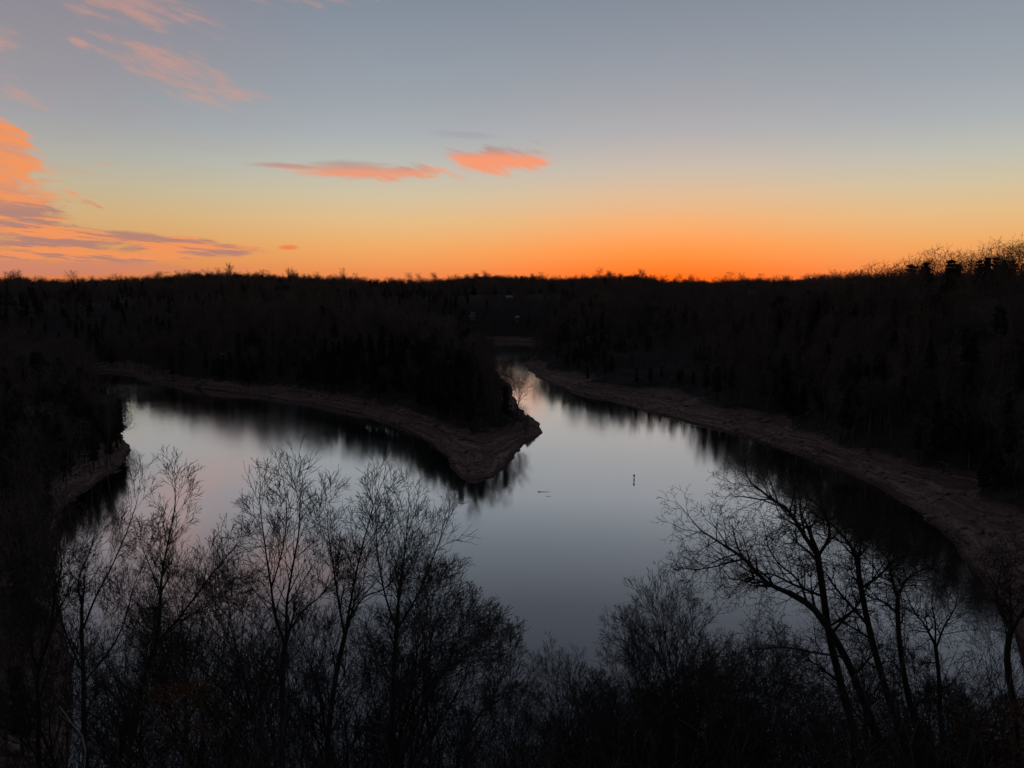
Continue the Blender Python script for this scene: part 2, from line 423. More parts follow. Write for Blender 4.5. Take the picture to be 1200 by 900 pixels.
# ------------------------------------------------------------------ terrain and water
M_GROUND = ground_material(); M_WATER = water_material()

def build_ground():
    rs = [0.0, 1.5]
    r = 3.0
    while r < 9000:
        rs.append(r)
        r *= 1.0062 if 150 < r < 620 else (1.012 if r < 1700 else 1.04)
    rs = np.array(rs[1:])
    th = np.concatenate([np.arange(-44, 44, 0.2), np.arange(44, 316, 3.0)])
    T, R = np.meshgrid(np.radians(th), rs)
    Xg, Yg = R * np.sin(T), R * np.cos(T)
    Z = np.empty_like(Xg)
    for i in range(0, len(rs), 40):
        Z[i:i + 40] = height(Xg[i:i + 40], Yg[i:i + 40])
    V = np.stack([Xg, Yg, Z], -1).reshape(-1, 3)
    nr, nt_ = Xg.shape
    i, j = np.meshgrid(np.arange(nr - 1), np.arange(nt_), indexing='ij')
    j2 = (j + 1) % nt_
    F = np.stack([i * nt_ + j, i * nt_ + j2, (i + 1) * nt_ + j2, (i + 1) * nt_ + j], -1).reshape(-1, 4)
    c = len(V); V = np.vstack([V, [[0, 0, 58.2]]])
    me = mesh_np('ground', V, F, M_GROUND, smooth=True)
    # close the pole
    cap = mesh_np('cap', V[:nt_].tolist() + [[0, 0, 58.2]], [(k, nt_, (k + 1) % nt_) for k in range(nt_)])
    import bmesh
    bm = bmesh.new(); bm.from_mesh(me); bm.verts.ensure_lookup_table()
    cv = bm.verts[c]
    for k in range(nt_):
        bm.faces.new((bm.verts[k], cv, bm.verts[(k + 1) % nt_]))
    bmesh.ops.recalc_face_normals(bm, faces=bm.faces[:])
    bm.to_mesh(me); bm.free(); bpy.data.meshes.remove(cap)
    o = link('ground', me); tag(o, kind='structure')
    return o
build_ground()
def build_water():
    x0, y0 = WP.min(0) - 25; x1, y1 = WP.max(0) + 25
    me = mesh_np('water', [(x0, y0, 0), (x1, y0, 0), (x1, y1, 0), (x0, y1, 0)], [(0, 1, 2, 3)], M_WATER)
    tag(link('water', me), kind='structure')
build_water()

# ------------------------------------------------------------------ branch geometry
class Segs:
    def __init__(s): s.a = []; s.b = []; s.ra = []; s.rb = []
    def add(s, p, q, r0, r1): s.a.append(p); s.b.append(q); s.ra.append(r0); s.rb.append(r1)

def tubes(S, k):
    """every segment a tapered prism of k sides (vectorised), with a little overlap at joints"""
    if not S.a: return np.zeros((0, 3)), np.zeros((0, 4), int)
    A = np.array(S.a, float); B = np.array(S.b, float); ra = np.array(S.ra)[:, None, None]; rb = np.array(S.rb)[:, None, None]
    D = B - A; Ln = np.linalg.norm(D, axis=1, keepdims=True) + 1e-9; D = D / Ln
    ov = np.minimum(rb[:, :, 0] * 0.35, Ln * 0.2); B = B + D * ov; A = A - D * ov * 0.5
    ref = np.tile([0.31, 0.95, 0.05], (len(A), 1))
    par = np.abs((D * ref).sum(1)) > 0.93; ref[par] = [1, 0, 0]
    U = np.cross(D, ref); U /= np.linalg.norm(U, axis=1, keepdims=True); W = np.cross(D, U)
    t = np.arange(k) * 2 * math.pi / k
    ring = U[:, None, :] * np.cos(t)[None, :, None] + W[:, None, :] * np.sin(t)[None, :, None]
    V = np.concatenate([A[:, None, :] + ring * ra, B[:, None, :] + ring * rb], 1).reshape(-1, 3)
    n = len(A); base = (np.arange(n) * 2 * k)[:, None]; i = np.arange(k)[None, :]; j = (i + 1) % k
    F = np.stack([base + i, base + j, base + k + j, base + k + i], -1).reshape(-1, 4)
    return V, F

def tube_mesh(name, parts, mat):
    Vs, Fs, off = [], [], 0
    for S, k in parts:
        V, F = tubes(S, k)
        if len(V): Vs.append(V); Fs.append(F + off); off += len(V)
    return mesh_np(name, np.vstack(Vs), np.vstack(Fs), mat)

def vnorm(v):
    l = math.sqrt(v[0] * v[0] + v[1] * v[1] + v[2] * v[2]) + 1e-9
    return (v[0] / l, v[1] / l, v[2] / l)

def side_dir(d, ang, azi):
    """direction at angle ang from d"""
    ref = (0, 0, 1) if abs(d[2]) < 0.92 else (1, 0, 0)
    ux = d[1] * ref[2] - d[2] * ref[1]; uy = d[2] * ref[0] - d[0] * ref[2]; uz = d[0] * ref[1] - d[1] * ref[0]
    u = vnorm((ux, uy, uz)); w = (d[1] * u[2] - d[2] * u[1], d[2] * u[0] - d[0] * u[2], d[0] * u[1] - d[1] * u[0])
    c, s = math.cos(azi), math.sin(azi); ca, sa = math.cos(ang), math.sin(ang)
    return vnorm(tuple(d[i] * ca + (u[i] * c + w[i] * s) * sa for i in range(3)))

class Style:
    def __init__(s, **k):
        s.maxl = 5; s.kids = [9, 7, 5, 4, 3]; s.ang = (28, 46); s.up = [0.04, 0.06, 0.05, 0.04, 0.03, 0.02]
        s.jit = [0.05, 0.07, 0.08, 0.08, 0.08, 0.08]; s.ratio = [0.5, 0.55, 0.62, 0.68, 0.7]; s.step = [0.9, 0.6, 0.45, 0.36, 0.3, 0.28]
        s.start = [0.3, 0.2, 0.15, 0.12, 0.1]; s.rmin = 0.0085; s.rk = 0.62
        for a, b in k.items(): setattr(s, a, b)

def grow(buckets, rng, p, d, L, r0, lvl, st, trunk_lvl=1):
    n = max(2, int(L / st.step[lvl])); step = L / n
    nk = st.kids[lvl] if lvl < st.maxl else 0
    nk = max(0, int(round(nk * rng.uniform(.75, 1.25)))) if nk else 0
    kt = sorted(st.start[lvl] + (1 - st.start[lvl]) * (i + rng.random()) / nk for i in range(nk)) if nk else []
    ki = 0; azi = rng.uniform(0, 6.28); j = st.jit[lvl]; up = st.up[lvl]
    S = buckets[min(lvl, len(buckets) - 1)]
    for i in range(n):
        t0, t1 = i / n, (i + 1) / n
        d = vnorm((d[0] + rng.gauss(0, j), d[1] + rng.gauss(0, j), d[2] + rng.gauss(0, j) + up))
        q = (p[0] + d[0] * step, p[1] + d[1] * step, p[2] + d[2] * step)
        ra = max(st.rmin, r0 * (1 - 0.82 * t0)); rb = max(st.rmin * .8, r0 * (1 - 0.82 * t1))
        S.add(p, q, ra, rb)
        while ki < len(kt) and kt[ki] <= t1:
            t = kt[ki]; ki += 1; azi += 2.4 + rng.gauss(0, .4)
            cd = side_dir(d, RAD(rng.uniform(*st.ang)), azi)
            cl = L * st.ratio[lvl] * (1.15 - 0.65 * t) * rng.uniform(.75, 1.2)
            cr = max(st.rmin, min(ra * st.rk, r0 * 0.5))
            grow(buckets, rng, q, cd, cl, cr, lvl + 1, st)
        p = q
    return p

def limb_path(buckets, rng, pts, r0, r1, lvl, st, kids, klen, sub=3):
    """a limb through given points, with procedural children growing from it"""
    pts = [np.array(p, float) for p in pts]
    out = []
    for i in range(len(pts) - 1):
        a = pts[max(i - 1, 0)]; b = pts[i]; c = pts[i + 1]; dd = pts[min(i + 2, len(pts) - 1)]
        for k in range(sub):
            t = k / sub
            out.append(0.5 * ((2 * b) + (-a + c) * t + (2 * a - 5 * b + 4 * c - dd) * t * t + (-a + 3 * b - 3 * c + dd) * t ** 3))
    out.append(pts[-1])
    n = len(out) - 1; S = buckets[min(lvl, len(buckets) - 1)]
    azi = rng.uniform(0, 6); total = sum(np.linalg.norm(out[i + 1] - out[i]) for i in range(n))
    acc = 0; nxt = total * 0.12; gap = total * 0.88 / max(kids, 1)
    for i in range(n):
        t0, t1 = i / n, (i + 1) / n
        p, q = tuple(out[i]), tuple(out[i + 1]); d = vnorm(tuple(out[i + 1] - out[i]))
        ra = r0 + (r1 - r0) * t0; rb = r0 + (r1 - r0) * t1
        S.add(p, q, ra, rb); acc += float(np.linalg.norm(out[i + 1] - out[i]))
        while acc > nxt:
            nxt += gap * rng.uniform(.7, 1.3); azi += 2.4 + rng.gauss(0, .5)
            cd = side_dir(d, RAD(rng.uniform(*st.ang)), azi)
            grow(buckets, rng, q, cd, klen * (1.1 - .5 * t1) * rng.uniform(.7, 1.2), max(st.rmin, ra * .5), min(lvl + 1, 5), st)
    d = vnorm(tuple(out[-1] - out[-2]))
    grow(buckets, rng, tuple(out[-1]), d, klen * .75, r1, min(lvl + 1, 5), st)

def flare(S, h=0.5, r=0.0):
    S.add((0, 0, -h), (0, 0, 0.15), r * 1.5, r * 1.05)

# ------------------------------------------------------------------ foreground bare trees
def finish_tree(name, buckets, loc, mat_t, label, cat='tree', group=None, rz=0):
    root = empty(name, loc, rz)
    link('trunk', tube_mesh('trunk', [(buckets[0], 9)], mat_t), None, root)
    link('crown', tube_mesh('crown', [(buckets[1], 6), (buckets[2], 4), (buckets[3], 3)], mat_t), None, root)
    tag(root, label, cat, group)
    return root

def copy_tree(root, loc, rz, sc, label, group=None, tilt=(0, 0)):
    r = root.copy(); COL.objects.link(r); r.location = loc; r.rotation_euler = (tilt[0], tilt[1], rz); r.scale = sc
    r['label'] = label
    if group: r['group'] = group
    elif 'group' in r: del r['group']
    for ch in list(root.children):
        c = ch.copy(); COL.objects.link(c); c.parent = r
    return r

def nb(): return [Segs(), Segs(), Segs(), Segs()]

ST_UP = Style(ang=(18, 36), up=[0.02, 0.05, 0.05, 0.04, 0.03, 0.02], kids=[12, 7, 5, 4, 2], ratio=[0.46, 0.55, 0.62, 0.68, 0.7])
ST_OAK = Style(ang=(32, 62), up=[0.02, 0.05, 0.05, 0.04, 0.03, 0.02], jit=[0.1, 0.14, 0.17, 0.16, 0.14, 0.12], kids=[9, 8, 5, 4, 2], ratio=[.5, .55, .6, .66, .7])

def key_tree(name, Y, limbs, label, style, seed, mat=M_BARK, base=None):
    """limbs: list of (pixel path, end depth offset, r0, r1, level, kids, child length). First limb is the trunk."""
    rng = random.Random(seed)
    foot = at_dist(*limbs[0][0][0], Y); gx = foot[0]; gz = ground(gx, Y)
    org = np.array([gx, Y, gz]); B = nb()
    for i, (px, dep, r0, r1, lvl, kids, kl) in enumerate(limbs):
        n = len(px); pts = []
        for k, (u, v) in enumerate(px):
            yy = Y + (dep[0] + (dep[1] - dep[0]) * k / max(1, n - 1))
            pts.append(at_dist(u, v, yy) - org)
        if i == 0:
            top = pts[0]; pts = [np.array([0, 0, -0.6]), np.array([top[0] * .5, 0, max(top[2] * .5, .5)])] + pts if top[2] > 2.2 else [np.array([0, 0, -0.6])] + pts[1:]
            B[0].add((0, 0, -0.8), (0, 0, 0.4), r0 * 1.1, r0 * .8)
        f = .56 if style is ST_UP else .72
        limb_path(B, rng, pts, r0 * f, r1 * f, lvl, style, kids + ((6 if style is ST_OAK else 3) if lvl else 2), kl * (1.0 if lvl else .9))
    return finish_tree(name, B, tuple(org), mat, label)

# the big crooked oaks at the right
key_tree('bare_oak', 33, [
    ([(1003, 880), (985, 800), (972, 745), (964, 690), (958, 650)], (0, 0), .30, .20, 0, 3, 3.0),
    ([(958, 650), (944, 630), (925, 600), (905, 585), (880, 566)], (0, 1.5), .17, .05, 1, 9, 2.8),
    ([(958, 652), (972, 628), (966, 600), (950, 585)], (0, -1.5), .12, .04, 1, 7, 2.4),
    ([(966, 700), (930, 685), (900, 672), (872, 680)], (0, 2), .10, .03, 1, 8, 2.0),
    ([(970, 735), (1000, 715), (1015, 690), (1030, 668)], (0, -2), .09, .03, 1, 7, 2.0)],
    'tall crooked bare oak whose forked top leans left over the bright water', ST_OAK, 5, M_BARK2)
key_tree('bare_oak', 31, [
    ([(1030, 885), (1008, 810), (985, 760), (955, 715), (925, 695)], (0, 1), .30, .19, 0, 4, 2.6),
    ([(925, 695), (898, 682), (872, 655), (850, 640), (822, 622)], (1, 2.5), .17, .045, 1, 9, 2.6),
    ([(872, 655), (850, 660), (838, 664), (815, 668)], (2, 1), .07, .03, 1, 6, 1.7),
    ([(948, 712), (935, 680), (912, 660), (900, 640)], (1, -1), .08, .03, 1, 7, 2.1),
    ([(990, 770), (950, 764), (915, 758), (880, 762)], (0, 3), .09, .03, 1, 7, 2.0)],
    'bare oak with one long low limb reaching far left across the water', ST_OAK, 6, M_BARK2)
key_tree('bare_oak', 35, [
    ([(1062, 885), (1040, 815), (1022, 750), (1012, 705), (1006, 670)], (0, 0), .30, .17, 0, 4, 2.4),
    ([(1006, 670), (1000, 645), (985, 625), (972, 612), (958, 605)], (0, 1.2), .14, .04, 1, 8, 2.4),
    ([(1008, 690), (1030, 675), (1050, 655), (1068, 650)], (0, -1), .11, .03, 1, 8, 2.3),
    ([(1015, 730), (980, 690), (968, 672), (955, 668)], (0, 2), .10, .03, 1, 7, 2.0)],
    'straight-stemmed bare oak standing third in the crooked oak clump', ST_OAK, 7, M_BARK2)
key_tree('bare_oak', 36, [
    ([(1078, 880), (1064, 815), (1055, 760), (1052, 722), (1052, 700)], (0, 0), .26, .14, 0, 4, 2.3),
    ([(1052, 700), (1062, 680), (1080, 668), (1100, 660)], (0, 1), .11, .03, 1, 8, 2.2),
    ([(1053, 720), (1035, 705), (1020, 700), (1005, 690)], (0, -1), .09, .03, 1, 7, 2.0),
    ([(1053, 705), (1045, 680), (1040, 655), (1028, 640)], (0, -1), .09, .03, 1, 7, 2.2)],
    'bare oak with a domed spreading top at the right of the oak clump', ST_OAK, 8, M_BARK2)
key_tree('bare_tree', 37, [
    ([(1104, 890), (1102, 840), (1100, 790), (1096, 755)], (0, 0), .20, .13, 0, 2, 2.0),
    ([(1096, 755), (1082, 730), (1070, 715), (1062, 695)], (0, 1), .08, .03, 1, 8, 1.8),
    ([(1097, 760), (1106, 735), (1118, 715), (1122, 700)], (0, -1), .08, .03, 1, 8, 1.8),
    ([(1096, 757), (1096, 730), (1092, 708), (1094, 690)], (0, 0), .07, .03, 1, 8, 1.8)],
    'small bare tree with a Y-shaped fork just right of the oak clump', ST_OAK, 9, M_BARK)
key_tree('bare_oak', 27, [
    ([(1192, 890), (1188, 830), (1180, 775), (1184, 740)], (0, 0), .22, .14, 0, 3, 2.0),
    ([(1184, 740), (1176, 720), (1168, 700), (1172, 672)], (0, 1), .09, .03, 1, 7, 1.5),
    ([(1184, 745), (1200, 715), (1222, 700), (1240, 680)], (0, -1), .10, .03, 1, 7, 1.7)],
    'dark bare tree at the right edge standing in front of the rocky shore', ST_OAK, 10, M_BARK2)

# the slender trees at the left
key_tree('bare_tree', 31, [
    ([(140, 885), (160, 830), (172, 785), (184, 750), (187, 715)], (0, 0), .26, .15, 0, 4, 2.4),
    ([(187, 715), (189, 680), (196, 640), (204, 600), (206, 578)], (0, 1), .11, .03, 1, 9, 1.8),
    ([(184, 752), (205, 730), (228, 700), (252, 668), (272, 645)], (0, -1.5), .11, .03, 1, 10, 2.0),
    ([(196, 742), (222, 722), (246, 712), (268, 700)], (-.5, 1), .06, .02, 1, 7, 1.7),
    ([(188, 700), (178, 670), (170, 650), (166, 640)], (0, 1), .06, .02, 1, 6, 1.5)],
    'bare tree leaning right with a high fork against the pinkest water', ST_UP, 21, M_BARK)
key_tree('bare_tree', 33, [
    ([(100, 890), (98, 830), (98, 790), (96, 750), (96, 710)], (0, 0), .25, .13, 0, 5, 2.6),
    ([(96, 740), (112, 700), (128, 670), (148, 625), (160, 590)], (0, 1.5), .10, .03, 1, 9, 2.0),
    ([(96, 710), (92, 680), (104, 650), (110, 628)], (0, -1), .09, .03, 1, 8, 2.0),
    ([(98, 790), (80, 750), (68, 715), (64, 690)], (0, -1), .08, .03, 1, 8, 2.0),
    ([(98, 800), (130, 760), (146, 728), (156, 690), (168, 660)], (0, 1), .09, .03, 1, 9, 2.2)],
    'bushy bare tree with a straight trunk left of the pink reflection', ST_UP, 22, M_BARK)
key_tree('bare_tree', 29, [
    ([(45, 890), (46, 840), (44, 790), (60, 740)], (0, 0), .20, .14, 0, 4, 2.3),
    ([(60, 740), (64, 700), (72, 665), (70, 640)], (0, 0), .10, .03, 1, 9, 2.2),
    ([(45, 790), (36, 750), (40, 715), (30, 690)], (0, 0), .08, .03, 1, 9, 2.2)],
    'dark straight bare tree in front of the left bank', ST_UP, 23, M_BARK2)
key_tree('bare_tree', 30, [
    ([(331, 895), (332, 840), (331, 790), (334, 755)], (0, 0), .27, .20, 0, 2, 2.2),
    ([(334, 755), (322, 720), (318, 690), (312, 650), (306, 605)], (0, 1), .13, .035, 1, 10, 2.3),
    ([(336, 750), (336, 710), (342, 670), (350, 625), (352, 585)], (0, -1), .13, .035, 1, 10, 2.3),
    ([(338, 740), (356, 715), (374, 700), (390, 680)], (0, -1.5), .08, .03, 1, 8, 2.0),
    ([(318, 690), (332, 640), (336, 600), (334, 575)], (1, 0), .07, .02, 1, 8, 1.8)],
    'tallest slender bare tree, its dense pointed crown rising against the water', ST_UP, 24, M_BARK)
key_tree('bare_tree', 30, [
    ([(384, 895), (386, 850), (394, 790), (404, 745)], (0, 0), .27, .18, 0, 3, 2.2),
    ([(404, 745), (412, 700), (420, 660), (430, 620), (438, 592)], (0, 1), .12, .03, 1, 10, 2.2),
    ([(404, 748), (396, 700), (390, 660), (384, 620)], (0, -1), .11, .03, 1, 9, 2.2),
    ([(410, 725), (426, 700), (450, 690), (470, 668)], (0, -1), .07, .03, 1, 8, 2.0),
    ([(388, 830), (362, 842), (345, 855), (352, 810)], (0, -2), .06, .03, 1, 5, 1.6)],
    'bare tree with a kinked trunk next right of the tallest slender tree', ST_UP, 25, M_BARK)
key_tree('bare_tree', 32, [
    ([(462, 895), (460, 840), (462, 780), (466, 725)], (0, 0), .27, .18, 0, 4, 2.3),
    ([(466, 725), (468, 690), (474, 650), (478, 610)], (0, 1), .12, .03, 1, 10, 2.2),
    ([(466, 740), (452, 700), (444, 660), (440, 610)], (0, -1), .10, .03, 1, 9, 2.2),
    ([(467, 735), (488, 700), (505, 660), (520, 622)], (0, -1), .10, .03, 1, 9, 2.0),
    ([(464, 800), (488, 782), (510, 760), (540, 740)], (0, 1), .07, .03, 1, 8, 2.0)],
    'bare tree with a vertical trunk and fan of limbs before the cove', ST_UP, 26, M_BARK)
key_tree('bare_tree', 30, [
    ([(470, 900), (482, 860), (498, 820), (515, 795)], (0, 0), .17, .12, 0, 2, 1.8),
    ([(515, 795), (534, 778), (552, 768), (566, 750)], (0, 1), .07, .02, 1, 8, 1.5),
    ([(500, 815), (500, 780), (508, 740), (515, 705)], (0, 0), .07, .02, 1, 8, 1.7)],
    'thin bare tree leaning right beside the vertical-trunked tree', ST_UP, 27, M_BARK)
key_tree('bare_tree', 28, [
    ([(535, 898), (546, 868), (560, 840), (572, 828)], (0, 0), .13, .09, 0, 3, 1.6),
    ([(572, 828), (582, 808), (590, 788), (596, 765)], (0, 1), .05, .02, 1, 7, 1.3)],
    'low arching bare sapling at the bottom of the gap between both clumps', ST_UP, 28, M_BARK)

# protos for the rest of the overlook's wood
def proto_tree(name, h, r, seed, st, mat):
    rng = random.Random(seed); B = nb()
    B[0].add((0, 0, -1.2), (0, 0, .35), r * 1.6, r * 1.08)
    grow(B, rng, (0, 0, 0.2), (rng.gauss(0, .05), rng.gauss(0, .05), 1), h, r, 0, st)
    return B

NEAR = []
specs = [('bare_tree', 15.0, .20, 101, ST_UP, M_BARK), ('bare_tree', 13.0, .16, 102, Style(ang=(22, 42), kids=[11, 7, 5, 4, 3]), M_BARK2),
         ('bare_tree', 11.0, .11, 103, Style(ang=(18, 36), kids=[10, 6, 4, 3, 2], rmin=.0085), M_BARK), ('bare_tree', 12.0, .15, 104, ST_OAK, M_BARK2),
         ('bare_tree', 9.0, .09, 105, Style(ang=(14, 30), kids=[9, 5, 4, 3, 2], rmin=.0085, start=[.15, .15, .1, .1, .1]), M_BARK2)]
for nm, h, r, sd_, st, m in specs:
    B_ = proto_tree(nm, h, r, sd_, st, m)
    NEAR.append([None, B_, nm, max(p[2] for S_ in B_ for p in S_.b), m])

def near_tree(k, x, y, rz, s, label, group=None, tilt=(0, 0)):
    q = NEAR[k]; loc = (x, y, ground(x, y) - .1)
    if q[0] is None:
        q[0] = finish_tree(q[2], q[1], loc, q[4], label, 'tree', group, rz)
        q[0].scale = (s, s, s); q[0].rotation_euler = (tilt[0], tilt[1], rz)
        return q[0]
    return copy_tree(q[0], loc, rz, (s, s, s), label, group, tilt)

rng = random.Random(77)
def place_px(k, u, vtop, Y, label, group=None):
    """tree k with its top seen at (u, vtop), standing at forward distance Y"""
    top = at_dist(u, vtop, Y); gz = ground(top[0], Y); s = .93 * (top[2] - gz) / NEAR[k][3]
    return near_tree(k, top[0], Y, rng.uniform(0, 6.28), s, label, group, (rng.gauss(0, .03), rng.gauss(0, .03)))

place_px(3, 905, 655, 39, 'crooked bare tree tangled behind the first oak and its long low limb')
place_px(3, 985, 660, 40, 'bare tree tangled behind the middle of the crooked oak clump')
place_px(3, 1075, 690, 39, 'bare tree tangled behind the right end of the crooked oak clump')
place_px(3, 1135, 700, 38, 'spreading bare tree between the small forked tree and the frame edge')
# single trees of the right-hand clump that have a silhouette of their own
place_px(3, 795, 690, 34, 'broad bare tree left of the crooked oaks, its crown against bright water')
place_px(0, 700, 725, 36, 'slender bare tree at the left end of the right-hand thicket')
place_px(1, 745, 715, 33, 'bare tree with fine upright twigs second from the thicket\'s left end')
place_px(0, 850, 630, 38, 'tall thin bare tree rising behind the oak with the long low limb')
place_px(2, 660, 760, 30, 'low bare tree at the bottom left corner of the right-hand thicket')
place_px(2, 600, 740, 31, 'low bare tree between the two clumps beside the open water gap')
place_px(1, 270, 690, 35, 'bare tree in the dip between the leaning tree and the tallest tree')
place_px(0, 222, 600, 40, 'thin bare tree behind the leaning tree with a high fork')
place_px(0, 385, 590, 39, 'bare tree behind the gap between the tallest and the kinked tree')
place_px(1, 505, 620, 38, 'bare tree at the back right of the left-hand clump')
place_px(0, 415, 610, 37, 'tall bare tree packed close behind the kinked and vertical trunks')
place_px(1, 300, 640, 36, 'bare tree just left of and behind the tallest slender tree')
place_px(0, 350, 575, 41, 'very tall bare tree directly behind the tallest slender tree')
place_px(1, 160, 630, 39, 'bare tree behind and left of the leaning forked tree')
place_px(0, 90, 650, 40, 'bare tree at the back of the left clump before the dark headland')
place_px(1, 465, 590, 40, 'tall bare tree behind the vertical trunk with fanned limbs')
place_px(0, 745, 690, 38, 'tall bare tree at the back of the right-hand thicket')
place_px(1, 820, 655, 37, 'bare tree behind the tip of the long low oak limb')
place_px(0, 655, 745, 36, 'slender bare tree at the left back corner of the right-hand thicket')
place_px(2, 545, 690, 35, 'small bare tree at the right fringe of the left-hand clump')

GL = 'bare trees filling in the left-hand clump below the overlook'
GR = 'bare trees filling in the right-hand thicket below the overlook'
for jj, (u, v, Y, k) in enumerate([(15, 660, 34, 1), (30, 720, 28, 2), (68, 640, 38, 1), (125, 650, 38, 4), (150, 720, 30, 2), (215, 760, 28, 4), (245, 720, 33, 2),
                   (292, 700, 36, 2), (300, 760, 28, 4), (360, 700, 34, 1), (425, 680, 36, 2), (440, 760, 28, 4), (487, 690, 34, 4), (520, 760, 30, 2),
                   (180, 790, 26, 4), (85, 760, 27, 2), (400, 800, 26, 4), (555, 790, 29, 4), (120, 800, 25, 4), (340, 800, 27, 2), (465, 800, 27, 2), (270, 790, 27, 2)]):
    if jj % 3 == 0: continue
    place_px(k, u, v + (22 if u > 190 else 0), Y, 'thin bare tree crowding between the larger slender trees of the left clump', GL)
for jj, (u, v, Y, k) in enumerate([(640, 800, 28, 4), (675, 770, 30, 2), (690, 740, 33, 4), (715, 730, 34, 1), (730, 780, 28, 2), (765, 690, 37, 2), (775, 740, 31, 4),
                   (815, 690, 35, 1), (810, 750, 29, 2), (835, 720, 32, 4), (860, 700, 36, 2), (862, 770, 28, 1), (890, 740, 31, 2), (905, 790, 27, 4),
                   (925, 740, 33, 1), (945, 800, 26, 2), (980, 780, 28, 4), (1010, 800, 27, 2), (1035, 770, 30, 4), (1070, 770, 30, 2), (1120, 760, 31, 4),
                   (1130, 800, 27, 2), (1150, 770, 29, 1), (1165, 810, 25, 4), (885, 720, 38, 1), (650, 850, 25, 4), (600, 850, 27, 4), (770, 810, 26, 4),
                   (700, 820, 26, 2), (840, 820, 25, 4), (1078, 725, 37, 2), (1122, 715, 38, 0), (1150, 705, 38, 0), (1176, 728, 36, 1), (1138, 750, 33, 2), (905, 800, 24, 4), (940, 780, 28, 4), (965, 800, 25, 2), (1000, 790, 26, 4), (1025, 805, 24, 2), (1055, 790, 27, 4), (1100, 790, 28, 4), (725, 760, 29, 4), (755, 770, 27, 2), (790, 760, 30, 4), (820, 780, 26, 4), (665, 810, 25, 2), (1085, 815, 26, 4)]):
    if jj % 4 == 1: continue
    place_px(k, u, v, Y, 'thin bare tree packed into the dark thicket in front of the crooked oaks', GR)

# ------------------------------------------------------------------ shrubs on the slope
def shrub_mesh(seed, h, n):
    rng = random.Random(seed); B = nb()
    st = Style(ang=(18, 44), kids=[0, 4, 3, 2, 0], maxl=4, rmin=.0075, step=[.5, .4, .3, .22, .2, .2])
    for i in range(n):
        a = rng.uniform(0, 6.28); t = rng.uniform(.08, .5)
        d = vnorm((math.cos(a) * t, math.sin(a) * t, 1)); p = (math.cos(a) * .15, math.sin(a) * .15, -.5)
        grow(B, rng, p, d, h * rng.uniform(.7, 1.1), .022, 1, st)
    return B
SHR = []
for sd_, h, n in [(201, 4.2, 8), (202, 3.2, 9), (203, 5.0, 7)]:
    B = shrub_mesh(sd_, h, n)
    for k in range(6): B[1].add((0, 0, -.62), (math.cos(k) * .16, math.sin(k) * .16, -.35), .09, .05)
    SHR.append(tube_mesh('bare_shrub', [(B[1], 4), (B[2], 3), (B[3], 3)], M_TWIG))
def shrub(k, x, y, rz, s, label, group):
    r = bpy.data.objects.new('bare_shrub', SHR[k]); COL.objects.link(r); r.location = (x, y, ground(x, y)); r.rotation_euler = (0, 0, rz); r.scale = (s, s, s)
    tag(r, label, 'shrub', group)
for i in range(46):
    u = 15 + 1170 * ((i * 0.618034) % 1.0); Y = rng.uniform(19, 34)
    vt = rng.uniform(845, 915)
    if 560 < u < 630: vt = max(vt, 880)
    p = at_dist(u, vt, Y); g = ground(p[0], Y); hh = p[2] - g
    s = min(1.9, max(.5, hh / 4.4))
    shrub(i % 3, p[0], Y, rng.uniform(0, 6.28), s, 'bare many-stemmed shrub on the dark slope under the foreground trees', 'bare shrubs on the slope under the foreground trees')

# saplings still holding dry leaves
def leafy(name, u, v, Y, h, seed, label):
    rg = random.Random(seed); B = nb(); x = at_dist(u, v, Y)[0]; top = at_dist(u, v, Y)[2]; g = ground(x, Y)
    h = max(h, top - g); st = Style(ang=(30, 60), kids=[14, 6, 4, 0, 0], maxl=3, start=[.45, .2, .15, .1, .1], ratio=[.26, .55, .5, .5, .5])
    grow(B, rg, (0, 0, -.4), (0, 0, 1), h, .07, 0, st)
    root = empty(name, (x, Y, g)); link('trunk', tube_mesh('trunk', [(B[0], 6), (B[1], 4), (B[2], 3), (B[3], 3)], M_BARK2), None, root)
    A = np.array(B[3].b + B[2].b); pick = A[np.random.RandomState(seed).randint(0, len(A), 1500)]
    R = np.random.RandomState(seed + 1); n = len(pick)
    pick = pick + R.normal(0, .05, pick.shape); a = R.normal(size=(n, 3)); a /= np.linalg.norm(a, axis=1, keepdims=True)
    b = np.cross(a, R.normal(size=(n, 3))); b /= np.linalg.norm(b, axis=1, keepdims=True); L_ = R.uniform(.045, .085, (n, 1)); W_ = L_ * .45
    c = np.cross(a, b) * L_ * .3
    V = np.stack([pick, pick + a * L_ + b * W_ + c, pick + a * L_ * 2, pick + a * L_ - b * W_ + c], 1).reshape(-1, 3)
    F = np.arange(n * 4).reshape(n, 4)
    link('foliage', mesh_np('foliage', V, F, M_LEAF), None, root); tag(root, label, 'tree')
leafy('oak_sapling', 205, 835, 25, 5, 301, 'sapling with rust-brown dry leaves low in the left-hand clump')
leafy('oak_sapling', 1135, 850, 25, 5, 302, 'larger reddish-leaved sapling at the lower right below the rocky shore')
leafy('oak_sapling', 1172, 868, 23, 4, 303, 'small reddish-leaved sapling close to the bottom right corner')

